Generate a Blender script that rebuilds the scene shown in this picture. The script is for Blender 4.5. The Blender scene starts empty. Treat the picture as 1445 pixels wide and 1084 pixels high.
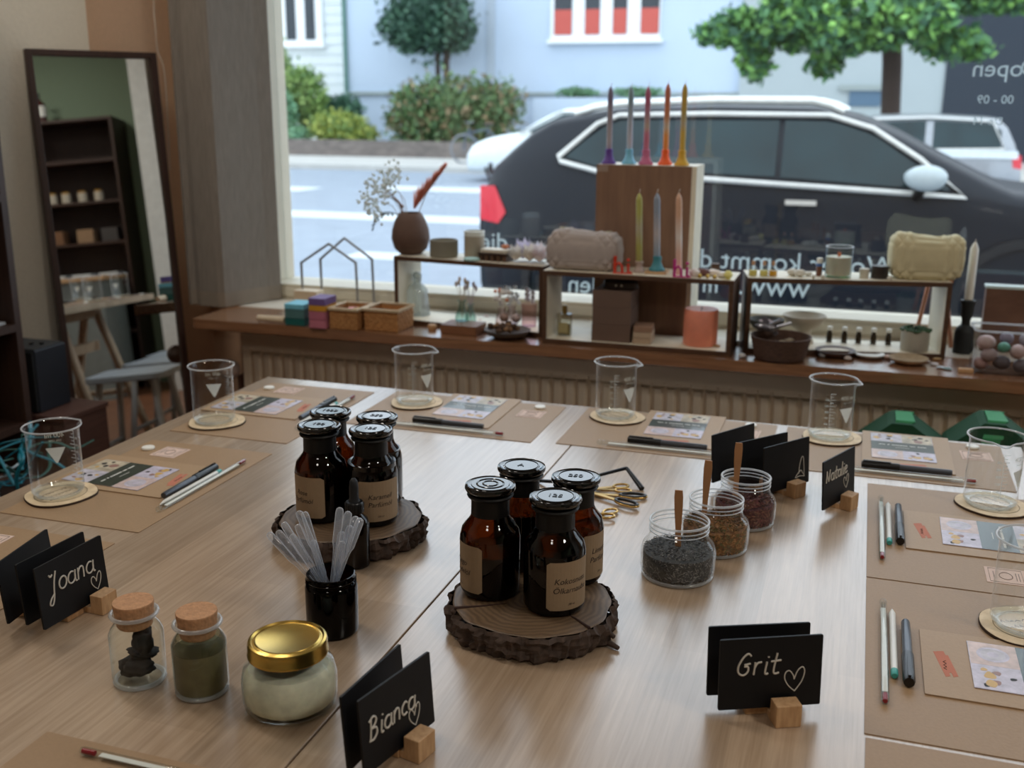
import bpy, bmesh, math, random
from mathutils import Vector, Matrix
random.seed(7)
PI = math.pi
C = bpy.data.collections.new('scene'); bpy.context.scene.collection.children.link(C)
R = math.radians
# ---------------------------------------------------------------- camera model (1445 x 1084)
F = 1500.0; CX, CY = 722.5, 542.0
PITCH, ROLL, YAW = R(14.8), R(.31), R(-18.1)
CAM = Vector((0, 0, 1.34))
Fw = Vector((math.sin(YAW)*math.cos(PITCH), math.cos(YAW)*math.cos(PITCH), -math.sin(PITCH)))
_r = Vector((math.cos(YAW), -math.sin(YAW), 0)); _u = _r.cross(Fw)
Rt = math.cos(ROLL)*_r + math.sin(ROLL)*_u; Up = -math.sin(ROLL)*_r + math.cos(ROLL)*_u
def ray(px, py): return Fw + (px-CX)/F*Rt - (py-CY)/F*Up
def at(px, py, z=.75):            # where a line of sight meets the height z
    d = ray(px, py); return CAM + d*((z-CAM.z)/d.z)
def aty(px, py, y):               # where it meets the vertical plane at distance y
    d = ray(px, py); return CAM + d*(y/d.y)
def mpp(p): return (Vector(p)-CAM).dot(Fw)/F   # metres per pixel at a point
# ---------------------------------------------------------------- colours and materials
def lin(c):
    return tuple(((v/255)/12.92 if v/255 <= .04045 else ((v/255+.055)/1.055)**2.4) for v in c)
MC = {}
def newmat(name):
    m = bpy.data.materials.new(name); m.use_nodes = True
    nt = m.node_tree; nt.nodes.clear()
    out = nt.nodes.new('ShaderNodeOutputMaterial'); return m, nt, out
def N(nt, t, **k):
    n = nt.nodes.new(t)
    for a, b in k.items():
        if a in n.inputs.keys(): n.inputs[a].default_value = b
        else: setattr(n, a, b)
    return n
def mat(name, col, rough=.55, metal=0, noise=.08, scale=20, coat=0, bump=0, spec=None, emit=None, sss=0, trans=0, leaf=0):
    """plain procedural material: colour varied by noise"""
    if name in MC: return MC[name]
    m, nt, out = newmat(name); L = nt.links.new
    b = N(nt, 'ShaderNodeBsdfPrincipled', Roughness=rough, Metallic=metal)
    b.inputs['Coat Weight'].default_value = coat
    if spec is not None: b.inputs['Specular IOR Level'].default_value = spec
    if trans: b.inputs['Transmission Weight'].default_value = trans
    if sss:
        b.inputs['Subsurface Weight'].default_value = sss; b.inputs['Subsurface Scale'].default_value = .01
    c = lin(col)
    tc = N(nt, 'ShaderNodeTexCoord'); nz = N(nt, 'ShaderNodeTexNoise', Scale=scale, Detail=4)
    L(tc.outputs['Object'], nz.inputs['Vector'])
    mx = N(nt, 'ShaderNodeMix', data_type='RGBA')
    mx.inputs[6].default_value = (*[v*(1-noise*2) for v in c], 1); mx.inputs[7].default_value = (*[min(1, v*(1+noise*2)) for v in c], 1)
    L(nz.outputs['Fac'], mx.inputs[0]); L(mx.outputs[2], b.inputs['Base Color'])
    if bump:
        bp = N(nt, 'ShaderNodeBump', Strength=bump, Distance=.002); L(nz.outputs['Fac'], bp.inputs['Height']); L(bp.outputs[0], b.inputs['Normal'])
    if emit:
        b.inputs['Emission Color'].default_value = (*lin(emit[0]), 1); b.inputs['Emission Strength'].default_value = emit[1]
    if leaf:
        tl = N(nt, 'ShaderNodeBsdfTranslucent'); L(mx.outputs[2], tl.inputs[0]); ms = N(nt, 'ShaderNodeMixShader'); ms.inputs[0].default_value = leaf
        L(b.outputs[0], ms.inputs[1]); L(tl.outputs[0], ms.inputs[2]); L(ms.outputs[0], out.inputs[0])
    else: L(b.outputs[0], out.inputs[0])
    MC[name] = m; return m
def wood(name, c1, c2, stretch=(40, 2.2, 40), rough=.45, coat=.0, staves=None, bump=.1):
    if name in MC: return MC[name]
    m, nt, out = newmat(name); L = nt.links.new
    b = N(nt, 'ShaderNodeBsdfPrincipled', Roughness=rough); b.inputs['Coat Weight'].default_value = coat
    b.inputs['Coat Roughness'].default_value = .24; b.inputs['Coat IOR'].default_value = 1.6
    tc = N(nt, 'ShaderNodeTexCoord'); mp = N(nt, 'ShaderNodeMapping'); mp.inputs['Scale'].default_value = stretch
    L(tc.outputs['Object'], mp.inputs[0])
    nz = N(nt, 'ShaderNodeTexNoise', Scale=3.0, Detail=6, Roughness=.6); L(mp.outputs[0], nz.inputs['Vector'])
    cr = N(nt, 'ShaderNodeValToRGB'); cr.color_ramp.elements[0].position = .3; cr.color_ramp.elements[1].position = .7
    cr.color_ramp.elements[0].color = (*lin(c1), 1); cr.color_ramp.elements[1].color = (*lin(c2), 1)
    L(nz.outputs['Fac'], cr.inputs[0]); col = cr.outputs[0]
    if staves:      # glued strips with their own tone
        mp2 = N(nt, 'ShaderNodeMapping'); mp2.inputs['Rotation'].default_value = (0, 0, PI/2); L(tc.outputs['Object'], mp2.inputs[0])
        br = N(nt, 'ShaderNodeTexBrick'); br.inputs['Scale'].default_value = 1
        br.inputs['Brick Width'].default_value = staves[1]; br.inputs['Row Height'].default_value = staves[0]
        br.inputs['Mortar Size'].default_value = 0; br.inputs['Color1'].default_value = (.84, .83, .81, 1); br.inputs['Color2'].default_value = (1.12, 1.12, 1.12, 1)
        L(mp2.outputs[0], br.inputs['Vector'])
        mx = N(nt, 'ShaderNodeMix', data_type='RGBA', blend_type='MULTIPLY'); mx.inputs[0].default_value = 1
        L(col, mx.inputs[6]); L(br.outputs['Color'], mx.inputs[7]); col = mx.outputs[2]
    L(col, b.inputs['Base Color'])
    if bump:
        bp = N(nt, 'ShaderNodeBump', Strength=bump, Distance=.001); L(nz.outputs['Fac'], bp.inputs['Height']); L(bp.outputs[0], b.inputs['Normal'])
    L(b.outputs[0], out.inputs[0]); MC[name] = m; return m
def glass(name, centre, edge, ior=1.45, rough=.0, gl=1.0, power=2.2, milk=0, em=0):
    """thin-walled glass: light passes straight on, tinted more at grazing angles, with Fresnel gloss"""
    if name in MC: return MC[name]
    m, nt, out = newmat(name); L = nt.links.new
    lw = N(nt, 'ShaderNodeLayerWeight', Blend=.5); pw = N(nt, 'ShaderNodeMath', operation='POWER'); pw.inputs[1].default_value = power
    L(lw.outputs['Facing'], pw.inputs[0])
    mx = N(nt, 'ShaderNodeMix', data_type='RGBA'); mx.inputs[6].default_value = (*centre, 1); mx.inputs[7].default_value = (*edge, 1)
    L(pw.outputs[0], mx.inputs[0])
    tr = N(nt, 'ShaderNodeBsdfTransparent'); L(mx.outputs[2], tr.inputs[0])
    g = N(nt, 'ShaderNodeBsdfGlossy', Roughness=rough); g.inputs[0].default_value = (gl, gl, gl, 1)
    p5 = N(nt, 'ShaderNodeMath', operation='POWER'); p5.inputs[1].default_value = 5; L(lw.outputs['Facing'], p5.inputs[0])
    fr = N(nt, 'ShaderNodeMapRange'); fr.inputs['To Min'].default_value = ((ior-1)/(ior+1))**2; fr.inputs['To Max'].default_value = .9; L(p5.outputs[0], fr.inputs['Value']); ms = N(nt, 'ShaderNodeMixShader')
    if milk or em:
        df = N(nt, 'ShaderNodeBsdfTranslucent'); df.inputs[0].default_value = (.9, .92, .96, 1); d2 = N(nt, 'ShaderNodeBsdfDiffuse'); d2.inputs[0].default_value = (.85, .87, .9, 1)
        m1 = N(nt, 'ShaderNodeMixShader'); L(df.outputs[0], m1.inputs[1]); L(d2.outputs[0], m1.inputs[2])
        m2 = N(nt, 'ShaderNodeMixShader'); mr_ = N(nt, 'ShaderNodeMapRange'); mr_.inputs['To Min'].default_value = milk; mr_.inputs['To Max'].default_value = milk+em; L(pw.outputs[0], mr_.inputs['Value']); L(mr_.outputs[0], m2.inputs[0]); L(tr.outputs[0], m2.inputs[1]); L(m1.outputs[0], m2.inputs[2]); tr = m2
    L(fr.outputs[0], ms.inputs[0]); L(tr.outputs[0], ms.inputs[1]); L(g.outputs[0], ms.inputs[2]); L(ms.outputs[0], out.inputs[0])
    MC[name] = m; return m
# ---------------------------------------------------------------- mesh builder
class MB:
    def __init__(s): s.v = []; s.f = []; s.m = []; s.s = []
    def add(s, vs, fs, mi=0, smooth=False, M=None):
        o = len(s.v)
        for p in vs: s.v.append(tuple(M @ Vector(p)) if M is not None else tuple(p))
        for f in fs: s.f.append([i+o for i in f]); s.m.append(mi); s.s.append(smooth)
        return s
    def box(s, x0, x1, y0, y1, z0, z1, mi=0, M=None):
        vs = [(x, y, z) for x in (x0, x1) for y in (y0, y1) for z in (z0, z1)]
        return s.add(vs, [(0, 1, 3, 2), (4, 6, 7, 5), (0, 4, 5, 1), (2, 3, 7, 6), (0, 2, 6, 4), (1, 5, 7, 3)], mi, False, M)
    def cbox(s, c, d, mi=0, M=None):
        return s.box(c[0]-d[0]/2, c[0]+d[0]/2, c[1]-d[1]/2, c[1]+d[1]/2, c[2]-d[2]/2, c[2]+d[2]/2, mi, M)
    def lathe(s, prof, seg=32, mi=0, M=None, smooth=True, sx=1, sy=1, wob=None):
        vs = []; fs = []; rows = []
        if smooth and len(prof) > 2:          # keep hard corners of the profile crisp
            q = [prof[0]]
            for p0, p1, p2 in zip(prof, prof[1:], prof[2:]):
                q.append(p1); u, w = Vector((p1[0]-p0[0], p1[1]-p0[1])), Vector((p2[0]-p1[0], p2[1]-p1[1]))
                if u.length > 1e-7 and w.length > 1e-7 and u.angle(w) > .75: q.append(None); q.append(p1)
            q.append(prof[-1]); prof = q
        for e_ in prof:
            if e_ is None: rows.append(None); continue
            r, z = e_
            if r <= 1e-6: rows.append([len(vs)]); vs.append((0, 0, z))
            else:
                row = []
                for k in range(seg):
                    a = 2*PI*k/seg; rr = r*(wob(a, z) if wob else 1)
                    row.append(len(vs)); vs.append((rr*math.cos(a)*sx, rr*math.sin(a)*sy, z))
                rows.append(row)
        for a, b in zip(rows, rows[1:]):
            if a is None or b is None: continue
            for k in range(seg):
                k2 = (k+1) % seg
                if len(a) == 1 and len(b) == 1: continue
                if len(a) == 1: fs.append((a[0], b[k2], b[k]))
                elif len(b) == 1: fs.append((a[k], a[k2], b[0]))
                else: fs.append((a[k], a[k2], b[k2], b[k]))
        return s.add(vs, fs, mi, smooth, M)
    def cyl(s, r, z0, z1, seg=24, mi=0, M=None, r2=None):
        r2 = r if r2 is None else r2; e = min(r, r2)*.08
        s.lathe([(0, z0), (r-e, z0)], seg, mi, M, False)
        s.lathe([(r-e, z0), (r, z0+e), (r2, z1-e), (r2-e, z1)], seg, mi, M, True)
        return s.lathe([(r2-e, z1), (0, z1)], seg, mi, M, False)
    def tube(s, path, r, seg=8, mi=0, M=None, closed=False, caps=True, flat=None):
        P = [Vector(p) for p in path]; n = len(P); vs = []; fs = []
        up0 = Vector((0, 0, 1)); prev = None
        for i, p in enumerate(P):
            if closed: t = P[(i+1) % n]-P[i-1]
            else: t = P[min(i+1, n-1)]-P[max(i-1, 0)]
            if t.length < 1e-9: t = Vector((0, 0, 1))
            t.normalize()
            if prev is None:
                a = up0 if abs(t.dot(up0)) < .95 else Vector((1, 0, 0)); u = t.cross(a).normalized()
            else:
                u = prev - t*prev.dot(t)
                u = u.normalized() if u.length > 1e-6 else t.cross(Vector((1, 0, 0))).normalized()
            prev = u; w = t.cross(u); rr = r[i] if isinstance(r, (list, tuple)) else r
            for k in range(seg):
                a = 2*PI*k/seg; q = u*math.cos(a)*rr+w*math.sin(a)*rr*(flat or 1)
                vs.append(tuple(p+q))
        for i in range(n if closed else n-1):
            j = (i+1) % n
            for k in range(seg):
                k2 = (k+1) % seg; fs.append((i*seg+k, i*seg+k2, j*seg+k2, j*seg+k))
        s.add(vs, fs, mi, True, M)
        if caps and not closed:
            s.add(vs[:seg], [tuple(range(seg))[::-1]], mi, False, M); s.add(vs[-seg:], [tuple(range(seg))], mi, False, M)
        return s
    def prism(s, outline, z0, z1, mi=0, M=None, mt=None):
        n = len(outline); vs = [(x, y, z0) for x, y in outline]+[(x, y, z1) for x, y in outline]
        s.add(vs, [tuple(range(n))[::-1]]+[(i, (i+1) % n, n+(i+1) % n, n+i) for i in range(n)], mi, False, M)
        return s.add(vs, [tuple(range(n, 2*n))], mi if mt is None else mt, False, M)
    def ball(s, c, r, seg=16, rings=10, mi=0, M=None, amp=0, fr=3, sd=0):
        rx, ry, rz = (r, r, r) if isinstance(r, (int, float)) else r
        vs = [(0, 0, -1)]; fs = []
        for i in range(1, rings):
            t = PI*i/rings
            for k in range(seg): a = 2*PI*k/seg; vs.append((math.sin(t)*math.cos(a), math.sin(t)*math.sin(a), -math.cos(t)))
        vs.append((0, 0, 1)); q = []
        for v in vs:
            g = 1+amp*(math.sin(v[0]*fr+sd)*math.cos(v[1]*fr*1.3+sd*2)+math.sin(v[2]*fr*1.7+sd*3)*.6)
            q.append((c[0]+v[0]*rx*g, c[1]+v[1]*ry*g, c[2]+v[2]*rz*g))
        I = lambda i, k: 1+(i-1)*seg+k % seg
        for k in range(seg): fs.append((0, I(1, k+1), I(1, k))); fs.append((len(vs)-1, I(rings-1, k), I(rings-1, k+1)))
        for i in range(1, rings-1):
            for k in range(seg): fs.append((I(i, k), I(i, k+1), I(i+1, k+1), I(i+1, k)))
        return s.add(q, fs, mi, True, M)
    def quad(s, a, b, c, d, mi=0, M=None): return s.add([a, b, c, d], [(0, 1, 2, 3)], mi, False, M)
    def build(s, name, ms, parent=None, loc=None, rotz=0, bevel=0, sub=0):
        me = bpy.data.meshes.new(name); me.from_pydata(s.v, [], s.f)
        for x in (ms if isinstance(ms, (list, tuple)) else [ms]): me.materials.append(x)
        me.polygons.foreach_set('material_index', s.m); me.polygons.foreach_set('use_smooth', s.s); me.update()
        o = bpy.data.objects.new(name, me); C.objects.link(o)
        if parent: o.parent = parent
        if loc is not None: o.location = loc
        o.rotation_euler.z = rotz
        if bevel:
            b = o.modifiers.new('bevel', 'BEVEL'); b.width = bevel; b.segments = 2; b.limit_method = 'ANGLE'; b.angle_limit = R(40)
        if sub:
            b = o.modifiers.new('sub', 'SUBSURF'); b.levels = sub; b.render_levels = sub
        return o
def tag(o, label=None, cat=None, group=None, kind=None):
    if label: o['label'] = label
    if cat: o['category'] = cat
    if group: o['group'] = group
    if kind: o['kind'] = kind
    return o
def thing(name, label, cat, loc=(0, 0, 0), rotz=0, group=None):
    o = bpy.data.objects.new(name, None); C.objects.link(o); o.empty_display_size = .05
    o.location = loc; o.rotation_euler = (0, 0, rotz); return tag(o, label, cat, group)
def solo(mb, name, m, label, cat, loc=(0, 0, 0), rotz=0, group=None, **k):
    return tag(mb.build(name, m, None, loc, rotz, **k), label, cat, group)
def struct(mb, name, m, **k): return tag(mb.build(name, m, **k), kind='structure')
def dup(root, label=None, loc=None, rotz=None, group=None, parent=None):
    r = root.copy(); C.objects.link(r)
    if parent: r.parent = parent
    if label: r['label'] = label
    if group: r['group'] = group
    if loc is not None: r.location = loc
    if rotz is not None: r.rotation_euler.z = rotz
    for ch in list(root.children): dup(ch, parent=r)
    return r
def T(x=0, y=0, z=0, rz=0, rx=0, ry=0, s=1):
    return Matrix.Translation((x, y, z)) @ Matrix.Rotation(rz, 4, 'Z') @ Matrix.Rotation(ry, 4, 'Y') @ Matrix.Rotation(rx, 4, 'X') @ Matrix.Scale(s, 4)
def text_mb(mb, txt, size, M, mi=0, thick=.0002, align='CENTER', bend=None):
    cu = bpy.data.curves.new('t', 'FONT'); cu.body = txt; cu.size = size; cu.align_x = align; cu.resolution_u = 3; cu.extrude = thick
    o = bpy.data.objects.new('t', cu); bpy.context.scene.collection.objects.link(o)
    dg = bpy.context.evaluated_depsgraph_get(); me = bpy.data.meshes.new_from_object(o.evaluated_get(dg))
    vs = [tuple(v.co) for v in me.vertices]; fs = [tuple(p.vertices) for p in me.polygons]
    if bend: vs = [bend(v) for v in vs]
    mb.add(vs, fs, mi, False, M)
    bpy.data.objects.remove(o); bpy.data.curves.remove(cu); bpy.data.meshes.remove(me)
    return mb
def rrect(w, h, r, n=4):
    pts = []
    for cx, cy, a0 in ((w/2-r, h/2-r, 0), (-w/2+r, h/2-r, 90), (-w/2+r, -h/2+r, 180), (w/2-r, -h/2+r, 270)):
        for k in range(n+1):
            a = R(a0+90*k/n); pts.append((cx+r*math.cos(a), cy+r*math.sin(a)))
    return pts
def blob(pts, n=4):      # closed Catmull-Rom outline
    o = []; m = len(pts)
    for i in range(m):
        p0, p1, p2, p3 = [Vector((*pts[(i+j-1) % m], 0)) for j in range(4)]
        for k in range(n):
            t = k/n
            q = .5*((2*p1)+(-p0+p2)*t+(2*p0-5*p1+4*p2-p3)*t*t+(-p0+3*p1-3*p2+p3)*t*t*t); o.append((q.x, q.y))
    return o
def spline(pts, n=5):    # open smooth path
    P = [Vector(p) for p in pts]; P = [P[0]*2-P[1]]+P+[P[-1]*2-P[-2]]; o = []
    for i in range(1, len(P)-2):
        p0, p1, p2, p3 = P[i-1:i+3]
        for k in range(n):
            t = k/n; o.append(.5*((2*p1)+(-p0+p2)*t+(2*p0-5*p1+4*p2-p3)*t*t+(-p0+3*p1-3*p2+p3)*t*t*t))
    o.append(P[-2]); return o
# ---------------------------------------------------------------- shared materials
OAK = wood('light_oak', (158, 134, 109), (186, 163, 139), (70, 2.0, 70), .30, 1, (.095, .62), .05)
DARKWOOD = wood('dark_walnut', (44, 28, 22), (66, 44, 34), (40, 40, 3), .5)
CRATEWOOD = wood('crate_walnut', (66, 44, 30), (94, 66, 46), (4, 40, 40), .5)
CREAM = mat('cream_paint', (226, 218, 198), .5)
SILLWOOD = wood('sill_wood', (118, 80, 56), (156, 112, 80), (2.5, 40, 40), .2, 1)
KRAFT = mat('kraft_paper', (160, 131, 99), .5, noise=.05, scale=300, bump=.1)
KRAFT2 = mat('kraft_booklet', (170, 141, 108), .5, noise=.04, scale=260, bump=.1)
CLEAR = glass('clear_glass', (.985, .99, .987), (.80, .84, .83), power=5, em=.75)  # pale edges put into the colour for window light refracted in the walls
WHITE = mat('white_print', (235, 235, 228), .6)
BLACKP = mat('black_plastic', (14, 14, 16), .32)
BOARD = mat('blackboard', (10, 11, 15), .55, spec=.3, noise=.2, scale=60)
CHALK = mat('chalk_pen', (205, 200, 190), .8)
BLOCKW = wood('block_wood', (178, 138, 98), (208, 170, 128), (60, 60, 12), .6)
AMBER = glass('amber_glass', (.25, .088, .014), (.025, .007, .001), power=1.3)
# ================================================================ CAMERA
cam = bpy.data.cameras.new('camera'); co = bpy.data.objects.new('camera', cam); bpy.context.scene.collection.objects.link(co)
co.matrix_world = Matrix(((Rt.x, Up.x, -Fw.x, CAM.x), (Rt.y, Up.y, -Fw.y, CAM.y), (Rt.z, Up.z, -Fw.z, CAM.z), (0, 0, 0, 1)))
cam.sensor_width = 36; cam.lens = F*36/1445; cam.clip_end = 200; cam.clip_start = .02
cam.dof.use_dof = True; cam.dof.focus_distance = 1.27; cam.dof.aperture_fstop = 5.8
sc = bpy.context.scene; sc.camera = co
sc.view_settings.view_transform = 'Standard'; sc.view_settings.look = 'None'; sc.view_settings.gamma = 1; sc.view_settings.use_curve_mapping = False
sc.view_settings.exposure = 0.0
cy = sc.cycles
cy.max_bounces = 14; cy.diffuse_bounces = 4; cy.glossy_bounces = 5; cy.transmission_bounces = 8; cy.transparent_max_bounces = 40
cy.caustics_reflective = False; cy.caustics_refractive = False; cy.use_denoising = True; cy.sample_clamp_indirect = 6
# ================================================================ LIGHT: overcast sky, added ceiling fill lamps
w = bpy.data.worlds.new('world'); sc.world = w; w.use_nodes = True; nt = w.node_tree; nt.nodes.clear()
bg = N(nt, 'ShaderNodeBackground'); bg.inputs['Color'].default_value = (.79, .88, 1, 1); bg.inputs['Strength'].default_value = 2.75
nt.links.new(bg.outputs[0], N(nt, 'ShaderNodeOutputWorld').inputs[0])
def area(name, loc, size, power, col, rot=(0, 0, 0), portal=False, sy=None, shape='RECTANGLE'):
    l = bpy.data.lights.new(name, 'AREA'); l.shape = shape; l.size = size; l.size_y = sy or size; l.energy = power; l.color = col
    if portal: l.cycles.is_portal = True
    o = bpy.data.objects.new(name, l); C.objects.link(o); o.location = loc; o.rotation_euler = rot; return o
# ================================================================ ROOM
PLASTER = mat('beige_plaster', (222, 214, 198), .9, noise=.03, scale=90, bump=.5)
PEACH = mat('peach_plaster', (216, 180, 148), .9, noise=.04, scale=90, bump=.5)
GREENW = mat('sage_green_wall', (122, 140, 118), .85, noise=.03, scale=40)
CEILM = mat('ceiling_paint', (222, 216, 206), .9)
WINW = mat('window_frame_paint', (214, 206, 186), .45, noise=.03)
FLOORW = wood('floor_boards', (96, 60, 40), (140, 92, 62), (30, 2, 30), .45, .2, (.12, 1.2))
XR, YB, YW, ZC = 3.3, -3.4, 2.86, 2.9
K = Vector((-2.084, 2.576)); U2 = Vector((.56, .83)).normalized()
A2 = K-U2*.75                                              # the oblique wall behind the mirror ends here
struct(MB().box(-3.4, XR, YB, YW+.1, -.08, 0), 'floor', FLOORW)
struct(MB().box(-3.4, XR+.1, YB-.1, YW+.2, ZC, ZC+.1), 'ceiling', CEILM)
struct(MB().prism([(A2.x, A2.y), (A2.x, YB), (A2.x-.1, YB), (A2.x-.1, A2.y)], 0, ZC), 'wall_left', PLASTER)
nv = Vector((-U2.y, U2.x))*.1
struct(MB().prism([tuple(A2), tuple(K), tuple(K+nv), tuple(A2+nv)][::-1], 0, ZC), 'wall_left_corner', PLASTER)
Q2 = Vector((-2.0, 2.95))
struct(MB().prism([tuple(K), tuple(Q2), (-1.84, 2.95), (-1.84, 3.12), (K.x-.1, 3.12), tuple(K+nv)][::-1], 0, ZC), 'wall_front_left', PEACH)
struct(MB().box(XR, XR+.1, YB, YW+.2, 0, ZC), 'wall_right', GREENW)
struct(MB().box(-3.4, XR, YB-.1, YB, 0, ZC), 'wall_back', PLASTER)
struct(MB().box(2.55, 2.78, 1.42, YW, 0, ZC), 'wall_pillar', mat('white_plaster', (216, 216, 210), .85))
WX0, WX1, WZ0, WZ1 = -1.715, 1.75, .80, 2.5
struct(MB().box(-1.84, XR, YW, 3.12, 0, .735), 'wall_front', PEACH)
struct(MB().box(-1.74, XR, YW, 3.12, WZ1, ZC).box(WX1, XR, YW, 3.12, .735, WZ1), 'wall_front_upper', PEACH)
wf = MB().box(-1.84, WX1, YW, 3.0, .735, WZ0).box(WX0-.05, WX0, YW+.02, 3.0, WZ0, WZ1).box(WX1-.04, WX1, YW+.02, 3.0, WZ0, WZ1).box(WX0, WX1, YW+.02, 3.0, WZ1-.04, WZ1)
wf.box(WX0-.02, WX1, YW-.006, YW, .762, WZ0-.012)
win = struct(wf, 'window_1', WINW, bevel=.003)
PANE = glass('window_pane_glass', (.97, .985, .98), (.8, .86, .85), ior=1.5)
MB().box(WX0, WX1, 2.945, 2.953, WZ0, WZ1-.04).build('pane', PANE, win)
# mirrored writing stuck on the pane, read from the street
LET = mat('window_lettering_white', (226, 236, 240), .6, leaf=.6)
def winword(name, txt, px, py, hpx, bold=.0, size=None):
    p = aty(px, py, 2.94); s = hpx*mpp(p)*1.38
    m = MB(); Mx = Matrix.Translation(p) @ Matrix.Scale(-1, 4, (1, 0, 0)) @ Matrix.Rotation(PI/2, 4, 'X')
    text_mb(m, txt, s, Mx, thick=.0004, align='RIGHT'); return m.build(name, LET, win)
winword('window_lettering', 'Woher kommt d', 986, 377, 27.5)
winword('window_lettering', 'die', 676, 352, 26)
winword('window_lettering', 'www.', 1040, 415, 30)
winword('window_lettering', 'seelen', 800, 412, 26)
winword('window_lettering', 'm', 990, 412, 22)
winword('window_lettering', 'open', 1370, 108, 24); winword('window_lettering', 'D', 1438, 106, 22)
winword('window_lettering', '00 - 09', 1378, 146, 12); winword('window_lettering', 'Do 14', 1372, 176, 11)
# sill board, radiator
sl = MB().prism([(-1.76, 2.50), (1.8, 2.50), (1.8, 2.865), (-1.76, 2.865)], .722, .752)
struct(sl, 'trim_1', SILLWOOD, bevel=.004)
struct(MB().box(-1.74, 1.78, 2.705, 2.8595, .752, .7535), 'trim_2', mat('white_sill_stone', (226, 220, 206), .3))
RADM = mat('radiator_enamel', (232, 214, 190), .4, noise=.03)
rad = thing('radiator', 'long cream panel radiator with vertical grooves below the window sill', 'radiator', (0, 2.6, 0))
m = MB(); x = -1.64; m.box(-1.67, 1.7, .012, .10, .12, .698); m.box(-1.67, 1.7, 0, .012, .645, .698); m.box(-1.67, 1.7, 0, .012, .12, .16); m.box(-1.67, -1.645, 0, .012, .16, .645)
while x < 1.66:
    m.add([(x, .012, .16), (x+.006, 0, .17), (x+.024, 0, .17), (x+.030, .012, .16), (x, .012, .645), (x+.006, 0, .638), (x+.024, 0, .638), (x+.030, .012, .645)], [(0, 1, 5, 4), (1, 2, 6, 5), (2, 3, 7, 6)], 0)
    m.lathe([(.0045, 0), (.003, .004), (0, .005)], 10, 0, T(x-.0017, .0, .652, rx=PI/2) @ T(s=1), True); x += .0333
m.build('panel', RADM, rad, bevel=.002)
MB().box(-1.66, 1.69, .02, .09, .698, .703).build('top_grille', RADM, rad)
m = MB(); m.tube([(-1.70, .03, .03), (-1.70, .03, .56), (-1.665, .03, .575)], .009, 10); m.build('pipe', mat('brown_pipe', (120, 92, 80), .5), rad)
m = MB(); m.ball((-1.715, -.0, .585), (.03, .03, .03)); m.build('valve_knob', mat('valve_white', (168, 146, 136), .5), rad)
# curtain at the left end of the window
CURT = wood('curtain_linen', (122, 114, 105), (137, 129, 120), (60, 60, 6), .9)
cpath = [(-1.886, 2.74), (-1.89, 2.70), (-1.884, 2.668), (-1.873, 2.662), (-1.86, 2.672), (-1.838, 2.660), (-1.805, 2.656), (-1.775, 2.654), (-1.755, 2.660), (-1.738, 2.70), (-1.718, 2.75), (-1.695, 2.80), (-1.672, 2.838), (-1.70, 2.85)]
def sheet(path, z0, z1, th=.003):
    m = MB(); n = len(path); vs = [(x, y, z) for z in (z0, z1) for x, y in path]
    return m.add(vs, [(i, i+1, n+i+1, n+i) for i in range(n-1)], 0, False)
ct = thing('curtain', 'floor-dark taupe curtain panel hanging at the left end of the window', 'curtain', (0, 0, 0))
ct['label'] = 'taupe curtain panel hanging over the left end of the window sill'
for nm, z0, z1 in (('curtain_cloth', .80, 2.62), ('hem', .757, .80)):
    o = sheet(cpath, z0, z1).build(nm, CURT if nm != 'hem' else mat('curtain_hem', (134, 123, 110), .9), ct)
    md = o.modifiers.new('thick', 'SOLIDIFY'); md.thickness = .004
MB().tube([(-1.95, 2.75, 2.64), (1.7, 2.75, 2.64)], .012, 10).build('curtain_rail', mat('rail_grey', (150, 150, 148), .4, 1), ct)
# thin cable running down the wall right of the mirror
p = spline([aty(218, -60, 2.72), aty(217, 10, 2.72), aty(219, 35, 2.71), aty(222, 70, 2.72), aty(233, 110, 2.73), aty(240, 240, 2.75)])
solo(MB().tube([tuple(q) for q in p], .0016, 6), 'cable', mat('cable_white', (205, 190, 170), .6), 'thin pale cable hanging down the peach wall beside the mirror', 'cable')
# ---------------------------------------------------------------- leaning mirror
th = R(4.5); L3 = Vector((-U2.y*math.sin(th), U2.x*math.sin(th), math.cos(th))); U3 = Vector((U2.x, U2.y, 0)); N3 = U3.cross(L3)
ptop = Vector((-2.165, 2.42, 1.475)); mh, mw = 1.475/math.cos(th), .355
org = ptop - L3*mh
mr = thing('leaning_mirror', 'tall dark-framed mirror leaning against the corner left of the curtain', 'mirror')
mr.matrix_world = Matrix(((U3.x, -N3.x, L3.x, org.x), (U3.y, -N3.y, L3.y, org.y), (U3.z, -N3.z, L3.z, org.z), (0, 0, 0, 1)))
mm, nt, out = newmat('mirror_silver'); g = N(nt, 'ShaderNodeBsdfGlossy', Roughness=.0); g.inputs[0].default_value = (.86, .88, .87, 1); nt.links.new(g.outputs[0], out.inputs[0])
fw = .017
m = MB().box(0, fw, 0, .03, 0, mh).box(mw-fw, mw, 0, .03, 0, mh).box(fw, mw-fw, 0, .03, 0, fw).box(fw, mw-fw, 0, .03, mh-fw, mh)
m.build('frame', wood('mirror_frame_wood', (44, 24, 18), (62, 36, 26), (40, 40, 3), .45), mr, bevel=.0015)
MB().box(fw-.001, mw-fw+.001, .012, .018, fw-.001, mh-fw+.001).build('mirror_glass', mm, mr)
MB().box(.01, mw-.01, .0185, .028, .01, mh-.01).build('backing_board', DARKWOOD, mr)
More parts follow.
